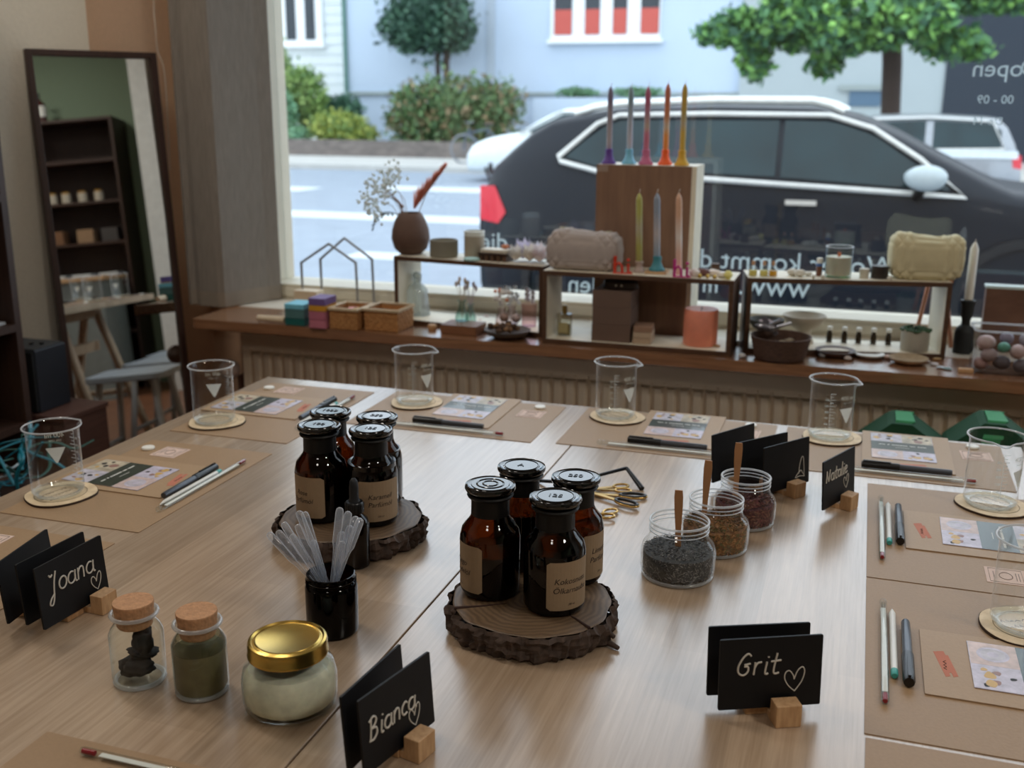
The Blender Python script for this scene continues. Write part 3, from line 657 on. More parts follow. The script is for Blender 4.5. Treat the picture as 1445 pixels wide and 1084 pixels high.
dup(s0, 'pale grey-blue stool at the window end, second from the mirror', (-.52, 2.25, 0), .1); dup(s0, 'pale grey-blue stool at the window end, farthest from the mirror', (-.16, 2.24, 0), 0)
# green bags standing behind the right table
GRN = mat('dark_green_felt', (18, 70, 44), .85, noise=.1, scale=60); GRN2 = mat('bright_green_strap', (40, 138, 84), .6)
def bag(pxp, label):
    p = aty(pxp, 588, 2.33); t = thing('green_bag', label, 'bag', (p.x, 2.33, 0), 0); H = p.z
    o = [(-.075, .0), (.09, .0), (.098, H-.055), (.07, H-.035), (.02, H), (-.02, H), (-.09, H-.06)]
    MB().prism([(x, y) for x, y in o], -.06, .06, 0, Matrix.Rotation(PI/2, 4, 'X')).build('bag_body', GRN, t, bevel=.01)
    m = MB(); q = [(-.035, -.066, H-.12), (-.02, -.064, H-.03), (-.012, -.045, H+.004), (-.012, .03, H+.004), (-.012, .064, H-.06)]
    for a, b in zip(q, q[1:]): m.add([a, (a[0]+.038, a[1], a[2]), (b[0]+.034, b[1], b[2]), b], [(0, 1, 2, 3)])
    o_ = m.build('strap', GRN2, t); md = o_.modifiers.new('t', 'SOLIDIFY'); md.thickness = .003; return t
bag(1272, 'dark green bag with bright strap behind the right table, left one'); bag(1400, 'dark green bag with bright strap behind the right table, right one')
# ================================================================ PLACE SETTINGS
Z = .7502
CARDP = [mat('photo_lilac', (196, 190, 206), .35, noise=.3, scale=90), mat('photo_rose', (206, 184, 178), .35, noise=.3, scale=70), mat('photo_orange', (206, 176, 154), .35, noise=.5, scale=60), mat('photo_grey', (190, 186, 196), .35, noise=.35, scale=60)]
BAND = mat('card_dark_band', (44, 56, 46), .32, coat=.3); CORAL = mat('coral_paint', (190, 116, 90), .7); INK = mat('ink_black', (34, 32, 32), .6)
PINKP = mat('pale_pink_paper', (216, 190, 176), .7); CERAM = mat('white_tablet', (240, 238, 230), .4)
GOLDB = mat('photo_gold', (206, 168, 96), .4); RUST = mat('photo_rust', (150, 112, 102), .4)
COASTW = wood('coaster_wood', (206, 180, 142), (232, 210, 174), (20, 20, 20), .6); BARKE = mat('coaster_bark', (62, 46, 36), .9)
TGLASS = glass('tube_glass', (.95, .97, .97), (.72, .76, .76), power=1.6)
protos = {}
def mk_mat(label, M0, rz):
    t = solo(MB().prism(rrect(.369, .243, .0015), 0, .0009), 'kraft_mat', KRAFT, label, 'place mat', (M0[0], M0[1], Z), rz); return t
def mk_booklet(loc, rz, label, who):
    if 'b' not in protos:
        t = thing('kraft_booklet', label, 'booklet')
        MB().prism(rrect(.148, .209, .0012), 0, .0008).build('back_sheet', KRAFT2, t); MB().prism(rrect(.148, .209, .0012), .001, .0016).build('cover', KRAFT2, t)
        m = MB()                                   # coral brush stroke: a slanting bundle of strokes
        for a, b, dx in ((-.030, .006, 0), (-.022, .014, .008), (-.032, .012, .016)):
            m.prism([(a, .074+dx*.5), (a+.003, .069+dx*.5), (b+.012, .077+dx*.5), (b+.010, .084+dx*.5)], .0016, .0018)
        m.build('brush_mark', CORAL, t)
        m = MB()
        for k in range(3): m.tube([(-.016+.007*k+.003*j, .080+.003*(j % 2), .0019) for j in range(3)], .0004, 4)
        m.build('scribble', INK, t)
        protos['b'] = t; t.location = loc; t.rotation_euler.z = rz
        return t
    return dup(protos['b'], label, loc, rz)
def mk_card(loc, rz, label):
    if 'c' not in protos:
        t = thing('photo_card', label, 'card'); hw, hh, z = .0525, .074, .0007
        MB().box(-hw, hw, -hh, hh, 0, z).build('card_stock', CARDP[0], t)
        for i, (x0, x1, y0, y1) in enumerate([(-hw, 0, .024, hh), (0, hw, .024, hh), (-hw, 0, -hh, -.024), (0, hw, -hh, -.024)]):
            m = MB(); m.box(x0+.0007, x1-.0007, y0, y1-.0007 if y1 > 0 else y1, z, z+.0001, i)
            cx, cy_ = (x0+x1)/2, (y0+y1)/2; rn = random.Random(i+5)
            if i == 1:
                for r_, c_ in ((.017, 0), (.013, 3), (.006, 0)): m.lathe([(0, z+.0002+.0001*(.019-r_)*100), (r_, z+.0002+.0001*(.019-r_)*100)], 20, c_, T(cx, cy_), False)
            else:
                for k in range(7):
                    a, b = rn.uniform(-.017, .017), rn.uniform(-.016, .016); r_ = rn.uniform(.003, .008)
                    m.prism(blob([(a+r_*math.cos(j*1.256)*rn.uniform(.6, 1.3)+cx, b+r_*math.sin(j*1.256)*rn.uniform(.6, 1.3)+cy_) for j in range(5)], 3), z+.0001, z+.0002+.00002*k, (5, 4, 6)[k % 3] if i != 2 else (6, 5, 4)[k % 3])
            m.build('photo_print', CARDP+[RUST, GOLDB, INK], t)
        MB().box(-hw, hw, -.024, .024, z, z+.00015).build('band', BAND, t)
        m = MB(); x = -.040
        rn = random.Random(3)
        while x < .038:
            w_ = rn.choice((.0022, .0028, .0034)); m.box(x, x+w_, -.008, -.0048, z+.00015, z+.0003)
            x += w_+(.001 if rn.random() > .22 else .004)
        m.box(-.012, .012, .006, .0068, z+.00015, z+.0003); m.build('lettering', WHITE, t)
        protos['c'] = t; t.location = loc; t.rotation_euler.z = rz; return t
    return dup(protos['c'], label, loc, rz)
def mk_paper(loc, rz, label):
    if 'p' not in protos:
        t = thing('paper_label', label, 'label'); MB().box(-.025, .025, -.0245, .0245, 0, .0004).build('sheet', PINKP, t)
        m = MB(); m.tube([(.011*math.cos(a*PI/9), .008*math.sin(a*PI/9), .0006) for a in range(18)], .0005, 4, closed=True); m.tube([(-.021, -.02, .0006), (.021, -.02, .0006), (.021, .02, .0006), (-.021, .02, .0006)], .0003, 4, closed=True)
        for y in (-.013, -.0165, .014): m.box(-.012, .012, y, y+.001, .0004, .0006)
        m.build('print', mat('grey_print', (130, 112, 104), .7), t); protos['p'] = t; t.location = loc; t.rotation_euler.z = rz; return t
    return dup(protos['p'], label, loc, rz)
def mk_dot(loc, label):
    if 'd' not in protos:
        m = MB(); m.lathe([(0, 0), (.0105, 0), (.0115, .0015), (.0105, .004), (.004, .005), (0, .0045)], 20); protos['d'] = solo(m, 'white_disc', CERAM, label, 'disc', loc); return protos['d']
    return dup(protos['d'], label, loc)
def mk_marker(loc, rz, label):
    if 'm' not in protos:
        t = thing('marker_pen', label, 'pen'); My = Matrix.Rotation(PI/2, 4, 'Y')
        m = MB(); m.lathe([(0, -.072), (.0045, -.0715), (.005, -.069), (.0055, -.02), (.0055, .012)], 16, 0, My); m.build('barrel', mat('marker_grey', (74, 78, 86), .28, .3), t)
        m = MB(); m.lathe([(.0064, .010), (.0066, .014), (.0064, .066), (.0055, .070), (0, .071)], 16, 0, My); m.build('cap', BLACKP, t)
        MB().box(.024, .068, -.0015, .0015, .0062, .0078).build('clip', BLACKP, t)
        protos['m'] = t; t.location = loc; t.rotation_euler.z = rz; return t
    return dup(protos['m'], label, loc, rz)
def mk_therm(loc, rz, label):
    if 't' not in protos:
        t = thing('thermometer', label, 'thermometer'); My = Matrix.Rotation(PI/2, 4, 'Y')
        m = MB(); m.lathe([(0, -.120), (.003, -.1195), (.0042, -.116), (.0042, .108), (.003, .112)], 14, 0, My); m.build('glass_tube', TGLASS, t)
        m = MB(); m.lathe([(0, -.118), (.0026, -.1175), (.0026, -.104), (0, -.103)], 12, 0, My); m.build('bulb_fluid', mat('thermometer_red', (150, 20, 36), .3), t)
        MB().box(-.098, .10, -.0028, .0028, -.0006, .0002).build('scale_strip', WHITE, t)
        m = MB(); m.ball((.116, 0, 0), (.0052, .0045, .0045)); m.build('end_loop', TGLASS, t)
        protos['t'] = t; t.location = loc; t.rotation_euler.z = rz; return t
    return dup(protos['t'], label, loc, rz)
def mk_stick(loc, rz, label):
    if 's' not in protos:
        t = thing('white_pencil', label, 'pencil'); My = Matrix.Rotation(PI/2, 4, 'Y')
        MB().lathe([(0, .085), (.0012, .083), (.0035, .073), (.0038, .072), (.0038, -.066)], 12, 0, My).build('barrel', mat('pencil_white', (228, 228, 222), .35), t)
        MB().lathe([(.0039, -.066), (.0039, -.076), (.003, -.078), (0, -.078)], 12, 0, My).build('teal_tip', mat('teal_tip', (70, 168, 160), .4), t)
        protos['s'] = t; t.location = loc; t.rotation_euler.z = rz; return t
    return dup(protos['s'], label, loc, rz)
def mk_coaster(loc, rz, label):
    if 'k' not in protos:
        pts = blob([(.053, .004), (.040, .036), (.006, .050), (-.034, .042), (-.054, .006), (-.046, -.032), (-.010, -.050), (.034, -.042)], 5)
        t = thing('wooden_coaster', label, 'coaster'); MB().prism(pts, 0, .0032).build('wood_disc', BARKE, t); MB().prism([(x*.985, y*.985) for x, y in pts], .0032, .0037).build('top_face', COASTW, t)
        m = MB(); rn = random.Random(8)
        for yy, a, b in ((.012, -.026, .026), (-.002, -.030, .030), (-.017, -.020, .020)):
            x = a
            while x < b: w_ = rn.uniform(.003, .007); m.tube([(x, yy, .0038), (x+w_*.5, yy+rn.uniform(.002, .006), .0038), (x+w_, yy, .0038)], .0005, 4); x += w_+.002
        m.tube([(.039*math.cos(a*PI/20), .036*math.sin(a*PI/20), .0038) for a in range(40)], .0004, 4, closed=True)
        m.build('engraving', mat('engraving_brown', (110, 84, 58), .8), t)
        protos['k'] = t; t.location = loc; t.rotation_euler.z = rz; return t
    return dup(protos['k'], label, loc, rz)
BR, BH = .0385, .108
def mk_beaker(loc, rz, label, side=-1):
    G_ = 'g%d' % side
    if G_ not in protos:
        t = thing('glass_beaker', label, 'beaker'); 
        def spout(v):                          # pull the rim outwards at +X and dip it
            x, y, z = v; r = math.hypot(x, y); a = math.atan2(y, x); k = max(0, 1-abs(a)/.42)
            k = k*k*(3-2*k); h = max(0, (z-BH+.016)/.016); return (x*(1+.20*k*h*h), y*(1+.0*k), z-.0035*k*h*h)
        m = MB(); m.lathe([(0, .0015), (BR-.008, .0015), (BR-.003, .003), (BR, .008), (BR, BH-.012), (BR+.0006, BH-.006), (BR+.0038, BH)], 64); m.v = [spout(v) for v in m.v]; m.build('glass_body', CLEAR, t)
        m = MB(); m.lathe([(BR-.010, .0008), (BR-.004, .0016), (BR-.0012, .007), (BR-.004, .0048), (BR-.010, .0038)], 48); m.build('thick_base', glass('base_glass', (.95, .97, .96), (.80, .84, .83), power=2, milk=.06, em=.4), t)
        m = MB(); m.tube([spout(((BR+.0036)*math.cos(a*PI/32), (BR+.0036)*math.sin(a*PI/32), BH)) for a in range(64)], .0014, 8, closed=True); m.build('rim', glass('rim_glass', (.95, .97, .97), (.85, .88, .88), ior=1.7, power=1.3, milk=.34, em=.4), t)  # rim whitened to imitate the bright line of refracted window light
        PR = mat('white_enamel_print', (232, 234, 228), .7, leaf=.5); m = MB(); rb_ = BR+.0003
        def on(u, z, r=rb_): a = u/BR; return (r*math.cos(a), r*math.sin(a), z)
        def patch(u0, u1, z0, z1, n=4):
            for i in range(n):
                a, b = u0+(u1-u0)*i/n, u0+(u1-u0)*(i+1)/n; m.add([on(a, z0), on(b, z0), on(b, z1), on(a, z1)], [(0, 1, 2, 3)])
        u0 = BR*(-.55 if side < 0 else .9)      # emblem and figures beside the scale, on the front half
        n = 8
        for i in range(n):   # rounded triangle pointing down
            z1, z0 = .062-.026*i/n, .062-.026*(i+1)/n; w1, w0 = .0135*(1-i/n)+.0012, .0135*(1-(i+1)/n)+.0012
            m.add([on(u0-w0, z0), on(u0+w0, z0), on(u0+w1, z1), on(u0-w1, z1)], [(0, 1, 2, 3)])
        def onb(v): a, b, c_ = on(u0+v[0], v[1]+.078); return (a*(1+v[2]*2), b*(1+v[2]*2), c_)
        text_mb(m, '400 ml', .0105, None, bend=onb, thick=.0001)
        text_mb(m, 'DIN 12331', .0042, None, bend=lambda v: on(u0+v[0], v[1]+.0715), thick=.0001)
        u1 = u0-.030
        for i in range(13): patch(u1-.001, u1+(.007 if i % 2 == 0 else .004), .022+i*.0056, .0227+i*.0056, 1)
        patch(u1-.0016, u1-.001, .022, .09, 1)
        for i in range(6):
            def onn(v, zz=.0215+i*.0112): return on(u1-.007+v[0], v[1]+zz-.0012)
            text_mb(m, str((i+1)*50), .0050, None, bend=onn, thick=.0001)
        m.build('printed_scale', PR, t)
        protos[G_] = t; t.location = loc; t.rotation_euler.z = rz; return t
    return dup(protos[G_], label, loc, rz)
settings = [  # centre x, y, rotation, beaker px (base centre), place words, beaker spin
 ('left', -1.057, 1.348, -PI/2, (83, 697), 'at the left table edge', 0.30),
 ('far_left', -1.065, 1.775, -PI/2, (303, 595), 'at the far left corner of the table', .25),
 ('far_mid', -.718, 1.861, PI, (585, 568), 'at the window edge, left of centre', -.35),
 ('far_right', -.305, 1.872, PI, (868, 588), 'at the window edge, right of centre', -.35),
 ('corner', .083, 1.869, PI, (1170, 617), 'at the window edge, nearest the right corner', -.35),
 ('right1', .165, 1.530, PI/2, (1396, 712), 'at the right edge, farthest from the camera', -1.95),
 ('right2', .165, 1.157, PI/2, (1446, 884), 'at the right edge, middle one', -2.1),
 ('right3', .165, .780, PI/2, None, 'at the lower right corner', 0),
 ('near_left', -1.062, .938, -PI/2, None, 'at the left edge behind the name signs', 0),
 ('near', -.522, .600, 0, None, 'at the lower left edge of the photo', 0)]
GR = 'place settings on the work tables'
# beaker print faces the camera: spin so that local angle of the emblem points at the wanted side
beaksp = {'left': 1.05, 'far_left': .95, 'far_mid': -.06, 'far_right': .30, 'corner': -.02, 'right1': 2.9, 'right2': 2.6}
for key, x, y, rz, bpx, words, _ in settings:
    c, s = math.cos(rz), math.sin(rz)
    jit = random.Random(key); W = lambda a, b, z=0: (x+a*c-b*s, y+a*s+b*c, Z+z)
    mk_mat('large kraft paper place mat '+words, (x, y), rz+jit.uniform(-.008, .008))
    dx, dy, dr = {'left': (0, 0, -.03), 'far_left': (-.01, -.005, -.02), 'right1': (.012, .0, .0), 'right2': (-.006, -.008, 0), 'corner': (-.012, 0, .02)}.get(key, (0, 0, 0))
    mk_booklet(W(-.012+dx, -.034+dy, .001), rz+PI+PI if 0 else rz, 'kraft booklet with coral brush mark '+words, key)
    mk_card(W(-.006+dx, -.053+dy, .0030), rz+dr+jit.uniform(-.02, .02), 'photo card with dark band on the booklet '+words)
    mk_paper(W(-.133+dx*.5, -.050+dy, .001), rz+jit.uniform(-.12, .12), 'small square printed paper on the mat '+words)
    mk_dot(W(-.137, -.098+dy, .001), 'small white round disc on the mat '+words)
    if key == 'near_left': continue
    mk_marker(W(-.008+dx, .078, .0075), rz+(0 if 'right' in key else 0)+PI*(key.startswith('right') or key == 'left' or key == 'far_left'), 'dark marker pen beside the booklet '+words)
    mk_therm(W(-.008, .102, .0053), rz, 'glass thermometer with red bulb on the mat '+words)
    if key in ('right1', 'right2', 'right3', 'left', 'far_left'): mk_stick(W(.008, .092, .0048), rz, 'white teal-tipped pencil on the mat '+words)
    if bpx:
        p = at(bpx[0], bpx[1]-1, Z+.0045)
        mk_coaster((p.x+.004, p.y, Z+.001), jit.uniform(0, 6), 'rounded wooden coaster under the beaker '+words)
        ang = {'left': 1.35, 'far_left': 1.2, 'far_mid': .12, 'far_right': -.05, 'corner': -.25, 'right1': -1.45, 'right2': -1.5}[key]
        mk_beaker((p.x, p.y, Z+.0050), ang, 'clear glass measuring beaker '+words, 1 if key in ('left', 'far_left', 'right1', 'right2') else -1)
# ================================================================ MIDDLE OF THE TABLE
def slice_(px, py, rpx, label, seed, zt=.030):
    p = at(px, py, Z+zt); r = rpx*mpp(p); rn = random.Random(seed); ph = [rn.uniform(0, 6) for _ in range(6)]
    def wob(a, z): return 1+.018*math.sin(3*a+ph[0])+.012*math.sin(7*a+ph[1])+.010*math.sin(13*a+ph[2])
    t = thing('wood_slice', label, 'wood slice', (p.x, p.y, Z))
    seg = 120
    m = MB(); m.lathe([(0, .001), (r*.93, .001), (r*.95, .002)], seg, 0, None, False, wob=wob); m.lathe([(r*.945, zt-.001), (r*.93, zt), (0, zt)], seg, 0, None, False, wob=wob)
    e, ntt, out = (None, None, None)
    if 'slice_top' not in MC:
        mt, n2, out = newmat('slice_top'); L = n2.links.new; b = N(n2, 'ShaderNodeBsdfPrincipled', Roughness=.5)
        tc = N(n2, 'ShaderNodeTexCoord'); wv = N(n2, 'ShaderNodeTexWave', wave_type='RINGS', rings_direction='Z', Scale=42, Distortion=9, Detail=3); wv.inputs['Detail Scale'].default_value = .6
        L(tc.outputs['Object'], wv.inputs[0]); cr = N(n2, 'ShaderNodeValToRGB'); cr.color_ramp.elements[0].color = (*lin((88, 69, 50)), 1); cr.color_ramp.elements[1].color = (*lin((110, 88, 65)), 1)
        L(wv.outputs['Fac'], cr.inputs[0]); L(cr.outputs[0], b.inputs['Base Color']); L(b.outputs[0], out.inputs[0]); MC['slice_top'] = mt
    m.build('cut_face', MC['slice_top'], t)
    m = MB(); rn2 = random.Random(seed+1); col = [rn2.uniform(-.035, .05) for _ in range(seg)]; vs = []; fs = []; rows = 7
    for i in range(rows+1):
        z = .0005+(zt-.001)*i/rows
        for k in range(seg):
            a = 2*PI*k/seg; g = wob(a, z)*(1+col[(k+(i//3))*1 % seg]*(1 if k % 4 else -1.2)+.012*math.sin(i*1.9+k*.6)); g *= (1 if 0 < i < rows else .965)
            vs.append((r*g*math.cos(a), r*g*math.sin(a), z))
    for i in range(rows):
        for k in range(seg): k2 = (k+1) % seg; fs.append((i*seg+k, i*seg+k2, (i+1)*seg+k2, (i+1)*seg+k))
    m.add(vs, fs, 0, False); m.build('bark', mat('bark_brown', (70, 56, 48), .9, noise=.45, scale=120, bump=.8), t)
    if seed == 5:
        m = MB()
        for a0, l in ((-2.55, .62), (-.55, .5)):
            m.tube([(r*.96*math.cos(a0), r*.96*math.sin(a0), zt), (r*(.96-l*.5)*math.cos(a0+.05), r*(.96-l*.5)*math.sin(a0+.05), zt), (r*(.96-l)*math.cos(a0+.12), r*(.96-l)*math.sin(a0+.12), zt)], [.0022, .0014, .0004], 6)
        m.build('crack', mat('crack_dark', (52, 30, 22), .9), t)
        m = MB(); a0 = -.28
        for dz, l in ((.018, .012), (.006, .018)): m.tube([(r*1.0*math.cos(a0), r*math.sin(a0), dz), ((r+l)*math.cos(a0-.02), (r+l)*math.sin(a0-.02), dz-.003)], [.004, .0025], 6)
        m.build('bark_splinter', mat('bark_brown', (78, 60, 50), .9), t)
    return p, r
slice_(495, 727, 103, 'round bark-edged wood slice on the left table under four amber bottles', 4)
slice_(752, 845, 118, 'cracked bark-edged wood slice on the right table under four amber bottles', 5)
STOPM = mat('dark_stopper_glass', (9, 8, 8), .09, coat=.4, spec=.6); OILM = mat('dark_oil', (12, 5, 3), .15)
LABK = mat('label_kraft', (152, 130, 104), .7, noise=.04, scale=200)
def apoth(px, py, label, lab_dir, lines, level=.5, zs=.030, s=1.0, lid='plain', labw=.95, oil=True):
    H = .135*s; p = at(px, py, Z+zs+H)
    t = thing('amber_bottle', label, 'bottle', (p.x, p.y, Z+zs+.0006)); rb = .0355*s
    prof = [(0, .0), (rb-.008, 0), (rb-.003, .0015), (rb, .007), (rb, .072), (rb-.0025, .082), (rb-.009, .090), (.0235, .0945), (.0225, .098)]
    MB().lathe([(r_, z*s) for r_, z in prof], 48).build('bottle_body', AMBER, t)
    m = MB(); m.lathe([(.0225, .098*s), (.0222, .118*s), (.0262, .1195*s), (.0272, .1215*s), (.0262, .1235*s), (.022, .1245*s)], 40); m.build('ground_neck', mat('neck_dark_glass', (9, 7, 6), .5, coat=.1, spec=.3), t)
    m = MB(); zc = H-.001
    m.lathe([(.016, .122*s), (.024, .1245*s), (.0292, zc-.006), (.0300, zc-.0035), (.0292, zc-.0008), (.0272, zc), (.0262, zc-.0008), (.0225, zc-.0008), (.0218, zc), (.0, zc)], 48)
    if lid == 'rings': m.lathe([(.0165, zc+.0004), (.0155, zc+.0010), (.0145, zc+.0004)], 40); m.lathe([(.0095, zc+.0004), (.0085, zc+.0010), (.0075, zc+.0004)], 36)
    m.build('stopper', STOPM, t)
    if lid != 'plain' and lid != 'rings':
        m = MB(); text_mb(m, lid, .012, T(0, -.004, zc+.0004, rz=.1), thick=.0003); m.tube([(.0205*math.cos(a*PI/16), .0205*math.sin(a*PI/16), zc+.0004) for a in range(32)], .0004, 4, closed=True); m.build('stopper_lettering', mat('embossed_dark', (26, 26, 28), .3), t)
    if oil: MB().lathe([(0, .003), (rb-.005, .003), (rb-.0022, .008), (rb-.0022, .075*level*s+.012), (0, .075*level*s+.012)], 40).build('oil', OILM, t)
    # wrapped paper label
    def on(u, z, r=rb+.0004): a = lab_dir+u/rb; return (r*math.cos(a), r*math.sin(a), z)
    hw = labw*rb; m = MB(); z0, z1, n = .010*s, .068*s, 14
    for i in range(n):
        a, b = -hw+2*hw*i/n, -hw+2*hw*(i+1)/n; cz = .003 if i in (0, n-1) else 0
        m.add([on(a, z0+(cz if i == 0 else 0)), on(b, z0+(cz if i == n-1 else 0)), on(b, z1-(cz if i == n-1 else 0)), on(a, z1-(cz if i == 0 else 0))], [(0, 1, 2, 3)], 0, True)
    m.build('label', LABK, t); m = MB()
    for k, (tx, sz, zz) in enumerate(lines):
        text_mb(m, tx, sz, None, bend=lambda v, zz=zz: on(v[0]+v[1]*.25, v[1]+zz, rb+.0007), thick=0)
    if lines: m.build('label_text', mat('label_ink', (58, 46, 40), .7), t)
    return t
fd = lambda px, py: math.atan2(-at(px, py, .9).y, -at(px, py, .9).x)      # direction from a bottle to the camera
tl = lambda a, b: [(a, .0095, .042), (b, .0095, .031), ('250 ml', .0032, .016)]
apoth(450, 598, 'amber apothecary bottle, front left of the four on the left wood slice', fd(450, 598)-.85, tl('Rose', 'Parfümöl'), .62, lid='100')
apoth(523, 604, 'amber apothecary bottle labelled Karamell, front right on the left wood slice', fd(523, 604)+.30, tl('Karamell', 'Parfümöl'), 1.0, lid='125', s=.985)
apoth(466, 579, 'amber apothecary bottle at the back left of the left wood slice', fd(466, 579)-2.6, [], .5, lid='1000', s=.97)
apoth(532, 586, 'amber apothecary bottle at the back right of the left wood slice', fd(532, 586)+2.6, [], .95, lid='250', s=.96)
apoth(692, 682, 'amber apothecary bottle with ring-patterned lid, left on the right wood slice', fd(692, 682)-1.22, tl('Mango', 'Mandelöl'), .55, lid='rings')
apoth(784, 699, 'amber apothecary bottle labelled Kokosnuss, front of the right wood slice', fd(784, 699)+.58, tl('Kokosnuss', 'Ölkarnauba'), .80, lid='125', s=1.0, labw=.82)
apoth(736, 656, 'amber apothecary bottle at the back of the right wood slice', fd(736, 656)+3.0, [], .85, lid='A', s=.97)
apoth(813, 671, 'amber apothecary bottle at the right rim of the right wood slice', fd(813, 671)+1.05, tl('Limette', 'Parfümöl'), .55, lid='250', s=.97, labw=.8)
# dropper bottle
p = at(503, 797, Z); t = thing('dropper_bottle', 'small amber dropper bottle with black rubber teat beside the jar of pipettes', 'bottle', (p.x, p.y, Z+.0002))
MB().lathe([(0, 0), (.0165, 0), (.0188, .004), (.0188, .058), (.0165, .066), (.0105, .0715), (.0095, .073), (.0095, .078)], 36).build('bottle_body', AMBER, t)
MB().lathe([(0, .002), (.0165, .002), (.0172, .006), (.0172, .05), (0, .05)], 30).build('oil', OILM, t)
m = MB(); m.lathe([(.0108, .074), (.0122, .075), (.0122, .087), (.0108, .089), (.0075, .0895)], 30)
for k in range(20): a = k*PI/10; m.box(.0118, .0127, -.0005, .0005, .0755, .0865, 0, T(rz=a))
m.build('screw_cap', BLACKP, t)
MB().lathe([(.0078, .089), (.0062, .094), (.0060, .108), (.0052, .1165), (.003, .120), (0, .121)], 24).build('rubber_teat', mat('black_rubber', (16, 18, 22), .6), t)
# amber screw jar holding pipettes
pj = at(454, 900, Z); pj = Vector((pj.x+.004, pj.y+.02, Z)); rj = .0298
t = thing('amber_jar', 'dark brown glass screw jar holding plastic pipettes', 'jar', (pj.x, pj.y, Z+.0002))
DAMB = glass('dark_amber_glass', (.10, .028, .008), (.02, .004, .001), ior=1.3, power=1.4)
MB().lathe([(0, .0), (rj-.005, 0), (rj-.001, .002), (rj, .006), (rj, .057), (rj-.0012, .060), (rj-.002, .061), (rj-.0008, .0625), (rj-.002, .064), (rj-.0008, .0665), (rj-.002, .068), (rj-.0022, .072), (rj-.0036, .0722), (rj-.0036, .004), (0, .004)], 48).build('jar_body', DAMB, t)
PIP = glass('pipette_plastic', (.93, .94, .96), (.70, .72, .76), ior=1.45, rough=.12, power=2.2, milk=.16, em=.8)
tips = [(378, 752), (391, 749), (399, 737), (411, 754), (419, 740), (429, 722), (421, 721), (441, 762), (480, 716), (492, 722), (503, 729), (509, 732), (495, 742), (483, 750), (483, 764)]
for i, (a, b) in enumerate(tips):
    H = .150+.012*((i*7) % 5)/5; dpt = (i*37 % 11-5)/5*.012
    tip = aty(a, b, pj.y+dpt); v = Vector((tip.x-pj.x, tip.y-pj.y, 0)); l_in = .075; 
    base = Vector((-v.x*.35 if abs(v.x) < .06 else -math.copysign(.021, v.x), -dpt*.8, .008)); mouth = None
    end = Vector((v.x, dpt, tip.z-Z))
    d = (end-base).normalized()
    # keep the stem inside the mouth
    k = (.07-base.z)/(end.z-base.z); mp = base+(end-base)*k
    rr_ = math.hypot(mp.x, mp.y)
    if rr_ > .021:
        sc_ = .021/rr_; tgt = Vector((mp.x*sc_, mp.y*sc_, .07)); base = end+(tgt-end)*((end.z-.008)/(end.z-.07))
        rb_ = math.hypot(base.x, base.y)
        if rb_ > .023: base = Vector((base.x*.023/rb_, base.y*.023/rb_, .008))
    L_ = (end-base).length; lab = 'clear plastic pipette in the brown jar, one of the bunch fanning '+('left' if v.x < 0 else 'right')
    if i == 0 or True:
        t = thing('plastic_pipette', lab, 'pipette', (pj.x+base.x, pj.y+base.y, Z+base.z)); t['group'] = 'pipettes in the brown jar fanning '+('left' if v.x < 0 else 'right')
        t.rotation_mode = 'QUATERNION'; t.rotation_quaternion = Vector((0, 0, 1)).rotation_difference((end-base).normalized())
        bl_ = .047; m = MB(); m.lathe([(.0012, 0), (.0018, L_*.3), (.0021, L_-bl_-.010), (.0024, L_-bl_-.004), (.0030, L_-bl_)], 12).build('stem', PIP, t)
        MB().lathe([(.0030, L_-bl_), (.0046, L_-bl_+.006), (.0048, L_-.006), (.0040, L_-.0018), (.002, L_-.0003), (0, L_)], 14, sy=.8).build('bulb', PIP, t)
# jars with cork stoppers
CORK = mat('cork', (186, 140, 102), .85, noise=.22, scale=260, bump=.4)
GREENG = glass('greenish_glass', (.95, .975, .96), (.55, .64, .58), power=3.5, em=.45)
RIMG = MC['rim_glass']
def corkjar(px, py, label, fill):
    p = at(px, py, Z); p.y += .022; rb_ = .0275; t = thing('cork_jar', label, 'jar', (p.x, p.y, Z+.0002))
    MB().lathe([(0, .002), (rb_-.004, .002), (rb_-.001, .004), (rb_, .009), (rb_, .056), (rb_-.003, .0625), (.0205, .068), (.0195, .072), (.0205, .076), (.0235, .078)], 48).build('jar_body', GREENG, t)
    m = MB(); m.tube([(.0232*math.cos(a*PI/20), .0232*math.sin(a*PI/20), .0775) for a in range(40)], .0022, 8, closed=True); m.build('rim', RIMG, t); m = MB(); m.tube([((rb_-.003)*math.cos(a*PI/20), (rb_-.003)*math.sin(a*PI/20), .003) for a in range(40)], .0026, 8, closed=True); m.build('base_ring', RIMG, t)
    m = MB(); m.lathe([(0, .064), (.0175, .064), (.0183, .066), (.0208, .089), (.0204, .0905), (0, .0905)], 36, smooth=False); m.build('cork_stopper', CORK, t)
    fill(t, rb_); return t
def fill1(t, rb_):
    CH = mat('charcoal_bark', (38, 34, 32), .9, noise=.4, scale=90, bump=.8)
    for i, (x, y, z, a, b, c_) in enumerate([(-.008, 0, .014, .015, .013, .010), (.006, -.006, .020, .016, .013, .008), (.003, .004, .031, .017, .012, .0045), (.008, 0, .046, .011, .010, .014), (.010, .002, .058, .006, .006, .008)]):
        MB().ball((x, y, z), (a, b, c_), 20, 14, amp=.16, fr=5, sd=i).build('charcoal_piece', CH, t)
corkjar(179, 974, 'cork-stoppered glass jar with black charcoal pieces at the lower left', fill1)
